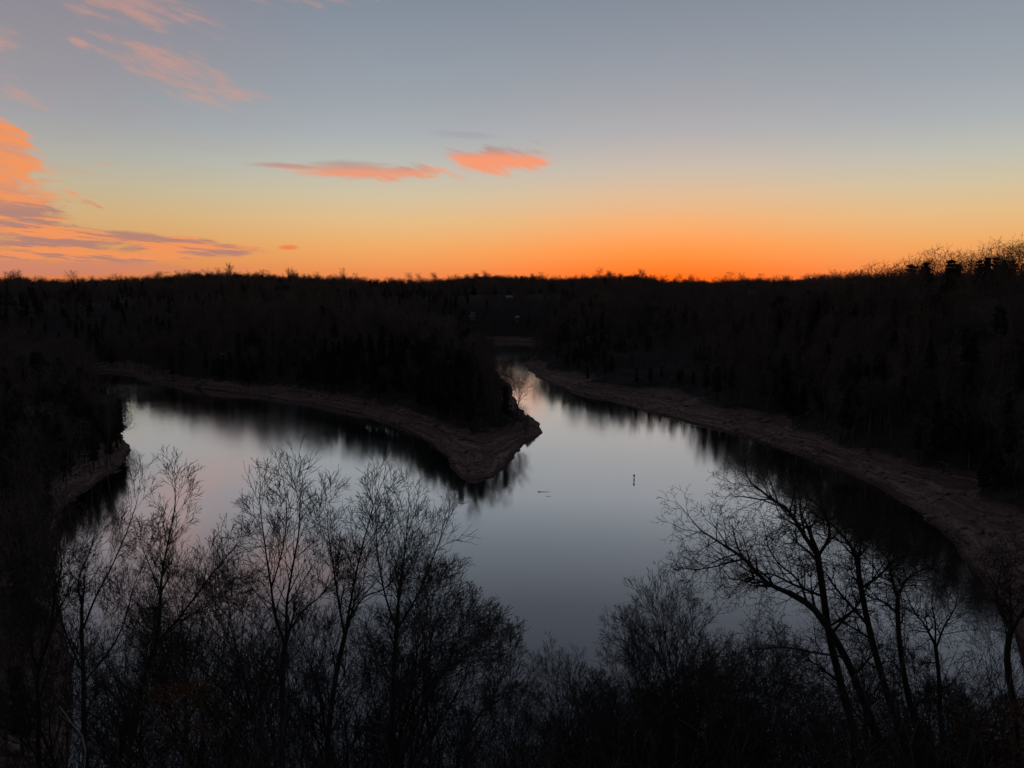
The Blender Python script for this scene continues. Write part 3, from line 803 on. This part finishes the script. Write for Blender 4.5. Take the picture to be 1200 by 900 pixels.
# bleached dead snag at the lower left
def snag():
    Y = 24; pts = [at_dist(u, v, Y + k * .3) for k, (u, v) in enumerate([(98, 905), (100, 880), (96, 862), (84, 848), (76, 836), (70, 828)])]
    g = ground(pts[0][0], Y); o = np.array([pts[0][0], Y, g]); S = Segs(); T = Segs()
    P_ = [np.array([0, 0, -.4])] + [p - o for p in pts]
    for i in range(len(P_) - 1): S.add(tuple(P_[i]), tuple(P_[i + 1]), .05 - .006 * i, .044 - .006 * i)
    rg = random.Random(4)
    for k in (3, 4, 5):
        d = vnorm((rg.uniform(-1, 1), rg.uniform(-.5, .5), rg.uniform(.2, 1))); p = tuple(P_[k])
        for j in range(3):
            q = tuple(p[i] + d[i] * .28 for i in range(3)); T.add(p, q, .016 - .003 * j, .013 - .003 * j); p = q
            d = vnorm((d[0] + rg.gauss(0, .3), d[1], d[2] + rg.gauss(0, .3)))
    root = empty('dead_sapling', tuple(o)); link('trunk', tube_mesh('trunk', [(S, 6), (T, 4)], M_DEAD), None, root); tag(root, 'pale barkless dead sapling bent among the lower left trees', 'tree')
snag()

# ------------------------------------------------------------------ woods on the hills
def wood_mesh(name, h, r, seed, kids, ang, maxl=3, rmin=.03, start=(.3, .2, .15, .1, .1), ratio=(.5, .5, .5, .5, .5), mat=M_WOOD, up=(.03, .08, .06, .05, .03, .02), k=3, lean=0.0, jit=(.07, .13, .18, .22, .25, .25)):
    rg = random.Random(seed); B = nb()
    st = Style(maxl=maxl, kids=list(kids), ang=ang, rmin=rmin, start=list(start), ratio=list(ratio), step=[1.6, 1.3, 1.0, .8, .6, .5], up=list(up), jit=list(jit))
    B[0].add((0, 0, -1.5), (0, 0, .3), r * 1.4, r)
    grow(B, rg, (0, 0, .2), vnorm((lean, 0, 1)), h, r, 0, st)
    return tube_mesh(name, [(B[0], 6), (B[1], 4), (B[2], k), (B[3], k)], mat)

def pine_mesh(name, h, seed, needle=.3, wide=.2):
    rg = random.Random(seed); S = Segs(); n = 14; lean = rg.gauss(0, .02)
    for i in range(8): S.add((lean * i * h / 8, 0, i * h / 8 - (.8 if i == 0 else 0)), (lean * (i + 1) * h / 8, 0, (i + 1) * h / 8), .22 * (1 - i / 8) + .03, .22 * (1 - (i + 1) / 8) + .03)
    A = []
    levels = 16
    for k in range(levels):
        t = .28 + .72 * (k + rg.random() * .6) / levels; z = t * h; R_ = h * wide * (1.12 - t) ** .7 * rg.uniform(.6, 1.15)
        for j in range(rg.randint(4, 6)):
            a = rg.uniform(0, 6.28); rr = R_ * rg.uniform(.6, 1.1); e = (math.cos(a) * rr + lean * z, math.sin(a) * rr, z + rg.uniform(-.05, .22) * rr)
            S.add((lean * z, 0, z), e, .05, .02)
            m = int(9 + rr * 5)
            for q in range(m):
                s = (q + 1) / m; A.append([lean * z + (e[0] - lean * z) * s, e[1] * s, z + (e[2] - z) * s, .25 + .2 * (1 - abs(s - .6))])
    A = np.array(A); R = np.random.RandomState(seed); per = 4; A = np.repeat(A, per, 0); n = len(A)
    c = A[:, :3] + R.normal(0, .16, (n, 3)) * [1, 1, .6]; a = R.normal(size=(n, 3)); a /= np.linalg.norm(a, axis=1, keepdims=True)
    b = np.cross(a, R.normal(size=(n, 3))); b /= np.linalg.norm(b, axis=1, keepdims=True); s = (A[:, 3:4]) * needle / .3 * R.uniform(.6, 1.2, (n, 1))
    V = np.stack([c - a * s, c + b * s * .35, c + a * s, c - b * s * .35], 1).reshape(-1, 3); F = np.arange(n * 4).reshape(n, 4)
    return S, V, F

PV = [wood_mesh('hillside_tree', h, r, 400 + i, kids, ang) for i, (h, r, kids, ang) in enumerate([
    (15, .20, (11, 6, 5), (24, 44)), (13, .18, (10, 6, 5), (30, 55)), (16, .22, (12, 6, 5), (20, 38)), (12, .16, (10, 7, 5), (28, 50))])]
def pine_single(i, h):
    S, V, F = pine_mesh('pine_tree', h, 500 + i); tv, tf = tubes(S, 5)
    me = mesh_np('pine_tree', np.vstack([tv, V]), np.vstack([tf, F + len(tv)]), M_PINE); return me
PP = [pine_single(0, 15), pine_single(1, 12)]
def dome_tree(name, h, cr, seed, n=1000, fork=.24, rtip=.019, mat=M_BARK2, pw=2.15):
    """a rounded bare crown: points spread through a dome, each joined to the branch nearest it"""
    R = np.random.RandomState(seed); pts = []
    c = np.array([0, 0, h * .48])
    while len(pts) < n:
        d = R.normal(size=3); d /= np.linalg.norm(d); q = R.uniform(0.15, 1) ** .45
        lump = 1 + .16 * math.sin(d[0] * 4 + seed) * math.cos(d[1] * 5 + seed * 2) + .08 * R.normal()
        p = c + d * q * lump * np.array([cr, cr, h * .5])
        if p[2] > h * fork + .35 * math.hypot(p[0], p[1]): pts.append(p)
    base = [np.array([.03 * R.normal(), .03 * R.normal(), z]) for z in np.linspace(0, h * fork, 4)]
    P_ = np.array(base + sorted(pts, key=lambda p: np.linalg.norm(p - base[-1])))
    m = len(P_); par = np.zeros(m, int); path = np.zeros(m); par[0] = -1
    for a in range(1, m):
        if a < 4: par[a] = a - 1; path[a] = path[a - 1] + np.linalg.norm(P_[a] - P_[a - 1]); continue
        d = np.linalg.norm(P_[3:a] - P_[a], axis=1); k = int(np.argmin(d + .22 * path[3:a])) + 3
        par[a] = k; path[a] = path[k] + np.linalg.norm(P_[a] - P_[k])
    w = np.zeros(m)
    for a in range(m - 1, 0, -1):
        w[a] = max(w[a], rtip ** pw); w[par[a]] += w[a]
    rad = w ** (1 / pw); B = nb(); B[0].add((0, 0, -1.5), (0, 0, .1), rad[0] * 1.2, rad[0])
    for a in range(1, m):
        k = par[a]; r1 = rad[a]; L_ = 0 if r1 > .16 else (1 if r1 > .06 else 2)
        B[L_].add(tuple(P_[k]), tuple(P_[a]), min(rad[k], r1 * 1.25), r1)
        if r1 < rtip * 1.6:
            d = vnorm(tuple(P_[a] - P_[k]))
            for t in range(2):
                e = vnorm(tuple(d[q] + R.normal() * .5 for q in range(3))); l = R.uniform(.5, 1.0)
                B[3].add(tuple(P_[a]), tuple(P_[a][q] + e[q] * l for q in range(3)), rtip * .9, rtip * .6)
    return tube_mesh(name, [(B[0], 7), (B[1], 5), (B[2], 3), (B[3], 3)], mat)
FAN = [dome_tree('fan_tree', h, cr, sd_) for h, cr, sd_ in [(12, 5.6, 441), (12, 5.0, 445), (12, 6.2, 449)]]
CLEAR = []   # (u0, u1, r0, r1): sight lines kept open to houses and rock faces
def hit(u, v, cover=0.0, rmin=120, rmax=2500):
    d = ray(u, v); t = np.arange(rmin, rmax, 1.5); x = d[0] / d[1] * t; z = CAM_Z + d[2] / d[1] * t
    h = height(x, t) + cover; k = np.argmax(h > z)
    return (x[k], t[k]) if (h > z).any() else (x[-1], t[-1])

def crest(u, y0=170, y1=520):
    t = np.arange(y0, y1, 4.0); x = (u - 600) / FPX / (CP + 0) * t
    d = ray(u, 332); x = d[0] / d[1] * t
    h = height(x, t); a = (h - CAM_Z) / t; k = int(np.argmax(a)); return x[k], t[k], h[k]
def scatter():
    R = np.random.RandomState(11); pts = []
    for r0, r1, sp in [(75, 330, 4.6), (330, 620, 5.6), (620, 950, 8.0), (950, 1250, 9.5), (1250, 1480, 6.5)]:
        area = RAD(86) * .5 * (r1 ** 2 - r0 ** 2); n = int(area / sp ** 2)
        r = np.sqrt(R.uniform(r0 ** 2, r1 ** 2, n)); a = np.radians(R.uniform(-43, 43, n))
        pts.append(np.stack([r * np.sin(a), r * np.cos(a)], 1))
    p = np.vstack(pts); x, y = p[:, 0], p[:, 1]; z = height(x, y); sd = signed_dist(x, y); r = np.hypot(x, y)
    azs = np.degrees(np.arctan2(x, y)); lft = azs < -24
    keep = ((sd > np.where(azs < -18, 4, 8)) & (z > 4.6 + 1.8 * fbm(x / 20, y / 20, 2, 81)) | (azs < -19) & (sd > 3.5) & (z > 1.2) | lft & (sd > 1.8) & (z > .7)) & (y > 70)
    keep &= ~((np.abs(x) < 56) & (y < 120)) & ~((x > 0) & (x < 95) & (y < 115))
    u = 600 + FPX * x / y
    for (u0, u1, a, b) in CLEAR + [(uu - 9, uu + 9, math.hypot(*crest(uu)[:2]) - 55, math.hypot(*crest(uu)[:2]) + 70) for uu in range(1035, 1225, 14)]: keep &= ~((u > u0) & (u < u1) & (r > a) & (r < b))
    return x[keep], y[keep], z[keep]

# small buildings and pale rock faces seen far off between the trees
def box(V, F, x0, x1, y0, y1, z0, z1):
    b = len(V); V += [(x0, y0, z0), (x1, y0, z0), (x1, y1, z0), (x0, y1, z0), (x0, y0, z1), (x1, y0, z1), (x1, y1, z1), (x0, y1, z1)]
    F += [tuple(b + i for i in f) for f in ((0, 3, 2, 1), (4, 5, 6, 7), (0, 1, 5, 4), (1, 2, 6, 5), (2, 3, 7, 6), (3, 0, 4, 7))]
def house(u, v, wd, dp, ht, label, rz, roofmat, cat='house', cover=0):
    x, y = hit(u, v, cover); z = ground(x, y); rr = math.hypot(x, y)
    root = empty('house' if cat == 'house' else 'barn', (x, y, z), rz)
    V, F = [], []; box(V, F, -wd / 2, wd / 2, -dp / 2, dp / 2, -3, ht); link('wall', mesh_np('wall', V, F, M_WALL), None, root)
    V = [(-wd / 2 - .4, -dp / 2 - .5, ht - .1), (wd / 2 + .4, -dp / 2 - .5, ht - .1), (wd / 2 + .4, 0, ht + dp * .36), (-wd / 2 - .4, 0, ht + dp * .36),
         (wd / 2 + .4, dp / 2 + .5, ht - .1), (-wd / 2 - .4, dp / 2 + .5, ht - .1)]
    V2 = [(a, b, c + .25) for a, b, c in V]; me = bpy.data.meshes.new('roof')
    me.from_pydata(V + V2, [], [(0, 1, 2, 3), (3, 2, 4, 5), (6, 9, 8, 7), (9, 11, 10, 8), (0, 6, 7, 1), (5, 4, 10, 11), (1, 7, 8, 2), (2, 8, 10, 4), (0, 3, 9, 6), (3, 5, 11, 9)])
    me.materials.append(roofmat); link('roof', me, None, root)
    for k in range(3):
        V, F = [], []; cx = (-.3 + .3 * k) * wd; box(V, F, cx - .6, cx + .6, -dp / 2 - .06, -dp / 2 - .01, (0 if k == 1 else 1.0), 2.2)
        link('door' if k == 1 else 'window', mesh_np('opening', V, F, M_GLASS if k != 1 else M_DARK), None, root)
    tag(root, label, cat); CLEAR.append((u - 5, u + 5, rr - 190, rr + 12))
house(698, 330.2, 7, 6, 3, 'tiny pale-roofed house just under the brightest orange horizon', .1, M_METALROOF)
house(553, 372, 5, 6, 5, 'tall narrow pale house on the dark hillside left of the river gap', .5, M_ROOF, cover=2)
house(606, 373, 3.5, 4, 3, 'tiny whitish cabin on the dark hillside above the river gap', .2, M_METALROOF, cover=2)
house(597, 349, 8, 5, 2.4, 'low pale house near the middle of the distant dark hills', -.1, M_METALROOF, cover=2)
house(878, 345, 16, 8, 3, 'long low pale barn below the skyline right of the orange glow', .05, M_METALROOF, 'barn', cover=2)

def outcrop(u, v, w, h, seed, label, cover=0):
    x, y = hit(u, v, cover); z = ground(x, y); R = np.random.RandomState(seed)
    nx, nz = 9, 6; th = np.linspace(-1, 1, nx); V = []; F = []
    for j in range(nz):
        for i in range(nx):
            a = th[i] * 1.25; s = 1 - .45 * (j / (nz - 1)) ** 2
            V.append((math.sin(a) * w / 2 * s * R.uniform(.85, 1.1), -math.cos(a) * w * .32 * s * R.uniform(.7, 1.15) + .4 * (j % 2), -1.5 + (h + 1.5) * j / (nz - 1) * R.uniform(.92, 1.05)))
    b = len(V); V += [(0, w * .25, h * .9), (-w * .5, w * .35, -1), (w * .5, w * .35, -1)]
    for j in range(nz - 1):
        for i in range(nx - 1):
            p = j * nx + i; F.append((p, p + 1, p + nx + 1, p + nx))
    me = bpy.data.meshes.new('rock_outcrop')
    T = [(q, q + 1, b) for q in range((nz - 1) * nx, nz * nx - 1)]
    T += [(j * nx, (j + 1) * nx, b + 1) for j in range(nz - 1)] + [((j + 1) * nx - 1, (j + 2) * nx - 1, b + 2) for j in range(nz - 1)]
    T += [((nz - 1) * nx, b, b + 1), (nz * nx - 1, b, b + 2), (b, b + 1, b + 2)]
    me.from_pydata(V, [], F + T); me.materials.append(M_ROCK)
    o = bpy.data.objects.new('rock_outcrop', me); COL.objects.link(o); o.location = (x, y, z); o.rotation_euler = (0, 0, -math.atan2(x, y))
    tag(o, label, 'rock'); rr = math.hypot(x, y); m = w / 2 / rr * FPX
    CLEAR.append((u - m * .5, u + m * .5, rr - 10, rr + 1))
outcrop(260, 424, 9, 5, 1, 'pale rock face on the peninsula, left of a second higher one')
outcrop(275, 418, 7, 4.5, 2, 'small pale rock face on the peninsula, higher of the pair')
outcrop(223, 423, 4, 3, 3, 'smallest pale rock on the peninsula slope, far left of the pair')
outcrop(34, 492, 3.5, 4, 4, 'pale rock face between trees on the left bank, nearer the frame edge')
outcrop(60, 484, 2.5, 4, 5, 'pale narrow rock face between trees on the left bank, nearer the point')
outcrop(182, 449, 6, 2, 6, 'flat pale boulder by the waterline at the start of the peninsula shore')
outcrop(235, 452, 7, 2, 7, 'low pale ledge where the peninsula\'s bare shore begins')

X, Y_, Z_ = scatter()
R = np.random.RandomState(5)
kinds = R.randint(0, 4, len(X)); isp = (fbm(X / 60, Y_ / 60, 3, 91) > .17) & (R.rand(len(X)) < .5) | (R.rand(len(X)) < .03)
pf = np.zeros(len(X)); SD_ = signed_dist(X, Y_); rr0 = np.hypot(X, Y_); aa0 = np.degrees(np.arctan2(X, Y_))
pf = np.where((aa0 < -3) & (aa0 > -24) & (rr0 < 560), .48 * sstep(62, 26, SD_), pf)
pf = np.where((aa0 < -3) & (rr0 > 640), .16, pf); pf = np.where((aa0 <= -24) & (rr0 < 420), .50, pf)
pf = np.where(aa0 > 3, .32 * sstep(80, 30, SD_), pf)
pf = pf * np.clip(1 + 3.2 * fbm(X / 38, Y_ / 38, 2, 101), .1, 1.9)
isp = isp | (R.rand(len(X)) < pf)
kinds[isp] = 4 + R.randint(0, 2, isp.sum())
rot = R.uniform(0, 6.28, len(X)); scl = R.uniform(.72, 1.18, len(X))
r_ = np.hypot(X, Y_); az_ = np.degrees(np.arctan2(X, Y_))
rag = r_ > 900
scl = np.where(rag & (R.rand(len(X)) < .05), scl * 1.5, scl)
scl = scl * (1 - .3 * ((az_ > 2) & (az_ < 14) & (r_ < 520)))
# who is in view: treetop seen over the ground in front
SZ = np.where(rag, .62 * (1 + .9 * 2.2 * (fbm(X / 45, Y_ / 45, 3, 97) + .02).clip(-.25, .5)), 1.0); SXY = np.where(rag, 1.15, 1.0)
vis = (np.abs(az_) < 34.5)
idx = np.where(vis & (r_ < 420))[0]
for s in np.linspace(.3, .96, 24):
    hz = height(X[idx] * s, Y_[idx] * s); los = CAM_Z + (Z_[idx] + 9 - CAM_Z) * s
    vis[idx[hz > los]] = False
cand = [i for i in np.argsort(r_) if vis[i] and r_[i] < 420]
PRO = PV + PP; HH = [15, 13, 16, 12, 15, 12]
chosen = []; nb_, np_ = 0, 0
for i in cand:
    if kinds[i] < 4 and nb_ < 195: chosen.append(i); nb_ += 1
    elif kinds[i] >= 4 and np_ < 110: chosen.append(i); np_ += 1
TXT = {'L': ('bare tree on the dark wooded left bank above its rocky point', 'bare trees on the left bank'),
       'P': ('bare tree on the wooded peninsula above the pale curved shore', 'bare trees on the peninsula'),
       'R': ('bare tree on the steep dark hillside above the long right shore', 'bare trees on the right hillside')}
TXP = {'L': ('dark evergreen among the bare trees of the left bank', 'evergreens on the left bank'),
       'P': ('dark evergreen among the bare trees of the peninsula', 'evergreens on the peninsula'),
       'R': ('dark evergreen among the bare trees of the right hillside', 'evergreens on the right hillside')}
first = {}
for i in chosen:
    k = int(kinds[i]); reg = 'R' if az_[i] > 3.5 else ('L' if az_[i] < -24.5 else 'P')
    lab, grp = (TXT if k < 4 else TXP)[reg]
    o = bpy.data.objects.new('bare_tree' if k < 4 else 'pine_tree', PRO[k]); COL.objects.link(o)
    o.location = (X[i], Y_[i], Z_[i] - .2); o.rotation_euler = (R.normal(0, .05), R.normal(0, .05), rot[i]); s = scl[i]; o.scale = (s, s, s * R.uniform(.9, 1.1))
    tag(o, lab, 'tree', grp); first.setdefault(k, o)
for k in range(6):
    if k not in first: raise RuntimeError('no proto %d' % k)

# beyond those: the wood as a mass, one object for each hillside
def woods(name, sel, label):
    me = bpy.data.meshes.new(name); V = np.stack([X[sel], Y_[sel], Z_[sel] - .3], 1).astype(np.float32)
    me.vertices.add(len(V)); me.vertices.foreach_set('co', V.ravel())
    for nm, ty, dat in (('k', 'INT', kinds[sel].astype(np.int32)), ('r', 'FLOAT', rot[sel].astype(np.float32)), ('s', 'FLOAT', scl[sel].astype(np.float32))):
        at = me.attributes.new(nm, ty, 'POINT'); at.data.foreach_set('value', dat)
    at = me.attributes.new('v', 'FLOAT_VECTOR', 'POINT'); q = scl[sel]; sv = np.stack([q * SXY[sel], q * SXY[sel], q * SZ[sel]], 1).astype(np.float32); at.data.foreach_set('vector', sv.ravel())
    o = link(name, me); tag(o, label, 'woods', None, 'stuff')
    ng = bpy.data.node_groups.new(name, 'GeometryNodeTree'); ng.interface.new_socket('Geometry', in_out='INPUT', socket_type='NodeSocketGeometry')
    ng.interface.new_socket('Geometry', in_out='OUTPUT', socket_type='NodeSocketGeometry'); N = ng.nodes; L = ng.links
    gi = N.new('NodeGroupInput'); go = N.new('NodeGroupOutput'); jn = N.new('GeometryNodeJoinGeometry')
    def attr(nm, ty):
        a = N.new('GeometryNodeInputNamedAttribute'); a.data_type = ty; a.inputs['Name'].default_value = nm; return a.outputs[0]
    ak, ar, as_ = attr('k', 'INT'), attr('r', 'FLOAT'), attr('v', 'FLOAT_VECTOR')
    cx = N.new('ShaderNodeCombineXYZ'); L.new(ar, cx.inputs[2])
    for k in range(6):
        cmp_ = N.new('FunctionNodeCompare'); cmp_.data_type = 'INT'; cmp_.operation = 'EQUAL'
        ins = [s for s in cmp_.inputs if s.enabled]; L.new(ak, ins[0]); ins[1].default_value = k
        oi = N.new('GeometryNodeObjectInfo'); oi.inputs['Object'].default_value = first[k]; oi.transform_space = 'ORIGINAL'
        oi.inputs['As Instance'].default_value = True
        ip = N.new('GeometryNodeInstanceOnPoints'); L.new(gi.outputs[0], ip.inputs['Points']); L.new(cmp_.outputs[0], ip.inputs['Selection'])
        L.new(oi.outputs['Geometry'], ip.inputs['Instance']); L.new(cx.outputs[0], ip.inputs['Rotation']); L.new(as_, ip.inputs['Scale'])
        L.new(ip.outputs[0], jn.inputs[0])
    L.new(jn.outputs[0], go.inputs[0])
    md = o.modifiers.new('woods', 'NODES'); md.node_group = ng
    return o
rest = np.ones(len(X), bool); rest[chosen] = False
woods('woodland', rest & (r_ < 620) & (az_ > 3.5), 'dense leafless wood covering the hillside above the right shore')
woods('woodland', rest & (r_ < 620) & (az_ <= 3.5) & (az_ > -24.5), 'dense leafless wood covering the middle peninsula')
woods('woodland', rest & (r_ < 620) & (az_ <= -24.5), 'dense leafless wood covering the left bank')
woods('woodland', rest & (r_ >= 620), 'far leafless woods running along the skyline plateau')

# ------------------------------------------------------------------ trees on the right-hand skyline
def sky_tree(me, h0, u, v, label, name, group=None, wide=1.0, rz=None):
    x, y, z = crest(u); vg = 332 - (z - CAM_Z) / y * FPX; top = at_dist(u, v, y)[2]; s = max(.25, (top - z) / max(q.co.z for q in me.vertices))
    o = bpy.data.objects.new(name, me); COL.objects.link(o); o.location = (x, y, z - .3); o.rotation_euler = (0, 0, rng.uniform(0, 6.28) if rz is None else rz)
    wx = wide * (1 if name == 'pine_tree' else .95); o.scale = (s * wx, s * wx, s); tag(o, label, 'tree', group); return o
for k, (u, v, w, lab) in enumerate([
        (1031, 305, 1.35, 'leftmost low rounded bare tree where the right skyline starts to climb'),
        (1054, 299, 1.25, 'second rounded bare tree on the climbing right skyline, against orange sky'),
        (1078, 294, 1.15, 'bare tree on the right skyline behind the first dark evergreens'),
        (1104, 285, 1.1, 'large fan-shaped bare tree alone between two evergreen groups on the skyline'),
        (1130, 287, 1.0, 'bare tree right of the large fan-shaped one on the skyline'),
        (1150, 288, 1.0, 'bare tree rising behind the wider evergreen group on the skyline'),
        (1172, 277, 1.1, 'tallest broad bare tree on the skyline above the evergreens'),
        (1192, 273, 1.15, 'bare tree on the skyline with a thick dark trunk by the frame edge'),
        (1212, 270, 1.0, 'bare skyline tree cut off by the right frame edge')]):
    sky_tree(FAN[k % 3], 12, u, v - 3, lab, 'bare_tree', None, w)
for k, (u, v, w, lab, g) in enumerate([
        (1068, 309, 1.6, 'small dark evergreen under the skyline\'s bare trees, leftmost of its pair', None),
        (1082, 306, 1.5, 'small dark evergreen just left of the large fan-shaped bare tree', None),
        (1113, 303, 1.4, 'dark evergreen just right of the large fan-shaped bare tree\'s trunk', None),
        (1122, 308, 1.5, 'low dark evergreen between the fan-shaped tree and the wide evergreen group', None),
        (1146, 303, 1.25, 'dark evergreen in the wide group under the tallest skyline trees', 'wide evergreen group on the skyline'),
        (1156, 300, 1.25, 'dark evergreen in the wide group under the tallest skyline trees', 'wide evergreen group on the skyline'),
        (1166, 300, 1.25, 'dark evergreen in the wide group under the tallest skyline trees', 'wide evergreen group on the skyline'),
        (1176, 303, 1.25, 'dark evergreen in the wide group under the tallest skyline trees', 'wide evergreen group on the skyline'),
        (1184, 304, 1.25, 'dark evergreen in the wide group under the tallest skyline trees', 'wide evergreen group on the skyline')]):
    sky_tree(PP[k % 2], [15, 12][k % 2], u, v, lab, 'pine_tree', g, w)

# trees leaning out over the water from the points
def lean_tree(u, v, top, tilt, label, k):
    x, y = hit(u, v, 0, 150, 600); z = ground(x, y); h = (v - top) / FPX * y
    o = bpy.data.objects.new('bare_tree', FAN[k]); COL.objects.link(o); s = h / 11.5
    o.location = (x, y, z - .3); o.rotation_euler = (0, RAD(tilt), 0); o.scale = (s, s, s); tag(o, label, 'tree'); return o
lean_tree(122, 500, 446, 18, 'bare tree leaning out over the water, highest on the left bank\'s point', 0)
lean_tree(130, 510, 470, 28, 'bare tree leaning out low over the water beside the left bank\'s rocky tip', 1)
lean_tree(600, 500, 470, 22, 'small bare tree overhanging the river nearest the peninsula\'s tip', 0)

# ------------------------------------------------------------------ rubble on the bare shores
def rubble():
    R = np.random.RandomState(9); n = 42000
    r = np.sqrt(R.uniform(95 ** 2, 430 ** 2, n)); a = np.radians(R.uniform(-38, 38, n)); x, y = r * np.sin(a), r * np.cos(a)
    sd = signed_dist(x, y); keep = (sd > .3) & (sd < 26); x, y = x[keep], y[keep]; z = height(x, y)
    k2 = (z > -.1) & (z < 6) & (fbm(x / 9, y / 9, 3, 95) > -.08); x, y, z = x[k2], y[k2], z[k2]
    n = len(x); base = np.array([(0, 0, 1), (0, 0, -1), (1, 0, 0), (-1, 0, 0), (0, 1, 0), (0, -1, 0)], float)
    tri = np.array([(0, 2, 4), (0, 4, 3), (0, 3, 5), (0, 5, 2), (1, 4, 2), (1, 3, 4), (1, 5, 3), (1, 2, 5)])
    s = .12 + R.exponential(.24, (n, 1, 1)).clip(0, 1.7); V = base[None] * R.uniform(.6, 1.4, (n, 6, 3)) * s * [1.3, 1.1, .55]
    th = R.uniform(0, 6.28, n); c, sn = np.cos(th)[:, None], np.sin(th)[:, None]
    V = np.stack([V[..., 0] * c - V[..., 1] * sn, V[..., 0] * sn + V[..., 1] * c, V[..., 2]], -1) + np.stack([x, y, z], -1)[:, None, :]
    F = (tri[None] + (np.arange(n) * 6)[:, None, None]).reshape(-1, 3)
    m = noisy_mat('shore_stone', (0.03, 0.022, 0.019), (0.24, 0.17, 0.14), .5)
    tag(link('shore_rubble', mesh_np('shore_rubble', V.reshape(-1, 3), F, m)), 'loose broken stone scattered over the bare shores', 'rubble', None, 'stuff')
rubble()

# ------------------------------------------------------------------ on the water
def marker():
    x, y = P(743, 562.5); root = empty('marker_buoy', (x, y, 0)); 
    def lathe(prof, k=14):
        V = [(r * math.cos(6.2832 * i / k), r * math.sin(6.2832 * i / k), z) for r, z in prof for i in range(k)]
        F = [(j * k + i, j * k + (i + 1) % k, (j + 1) * k + (i + 1) % k, (j + 1) * k + i) for j in range(len(prof) - 1) for i in range(k)]
        return V, F
    link('float', mesh_np('float', *lathe([(.02, -.4), (.22, -.35), (.26, -.05), (.24, .1), (.12, .2), (.02, .22)]), M_DARK, True), None, root)
    link('post', mesh_np('post', *lathe([(.14, .2), (.13, 1.2)]), M_DARK), None, root)
    link('topmark', mesh_np('topmark', *lathe([(.02, 1.18), (.26, 1.2), (.30, 1.45), (.24, 1.68), (.02, 1.72)]), M_DARK, True), None, root)
    tag(root, 'small dark marker standing upright in the bright open water', 'buoy')
marker()
def drift(u, v, L_, r, rz, label, seed):
    x, y = P(u, v); S = Segs(); rg = random.Random(seed); p = (-L_ / 2, 0, .02)
    for i in range(6):
        q = (-L_ / 2 + L_ * (i + 1) / 6, rg.gauss(0, .08), .02 + rg.gauss(0, .03)); S.add(p, q, r * (1 - i * .1), r * (1 - (i + 1) * .1)); p = q
    S.add((L_ * .1, 0, .02), (L_ * .18, .25, .18), r * .4, r * .2)
    o = link('drift_log', tube_mesh('drift_log', [(S, 8)], M_BARK2)); o.location = (x, y, 0); o.rotation_euler = (0, 0, rz); tag(o, label, 'driftwood')
drift(637, 576.5, 3.4, .13, .02, 'long thin dark log floating in open water below the peninsula tip', 1)
drift(643, 581.8, 1.4, .07, -.1, 'short faint stick floating just below the longer drifting log', 2)

# ------------------------------------------------------------------ camera and colour
cam = bpy.data.cameras.new('camera'); co = bpy.data.objects.new('camera', cam); COL.objects.link(co); scn.camera = co
cam.sensor_width = 36; cam.lens = 36 * FPX / 1200; cam.clip_start = .2; cam.clip_end = 30000
co.location = (0, 0, CAM_Z); co.rotation_euler = (math.pi / 2 - PITCH, 0, 0)
vs = scn.view_settings; vs.view_transform = 'Standard'; vs.look = 'None'; vs.gamma = 1; vs.exposure = 0; vs.use_curve_mapping = False
scn.cycles.max_bounces = 6; scn.cycles.diffuse_bounces = 2; scn.cycles.glossy_bounces = 3
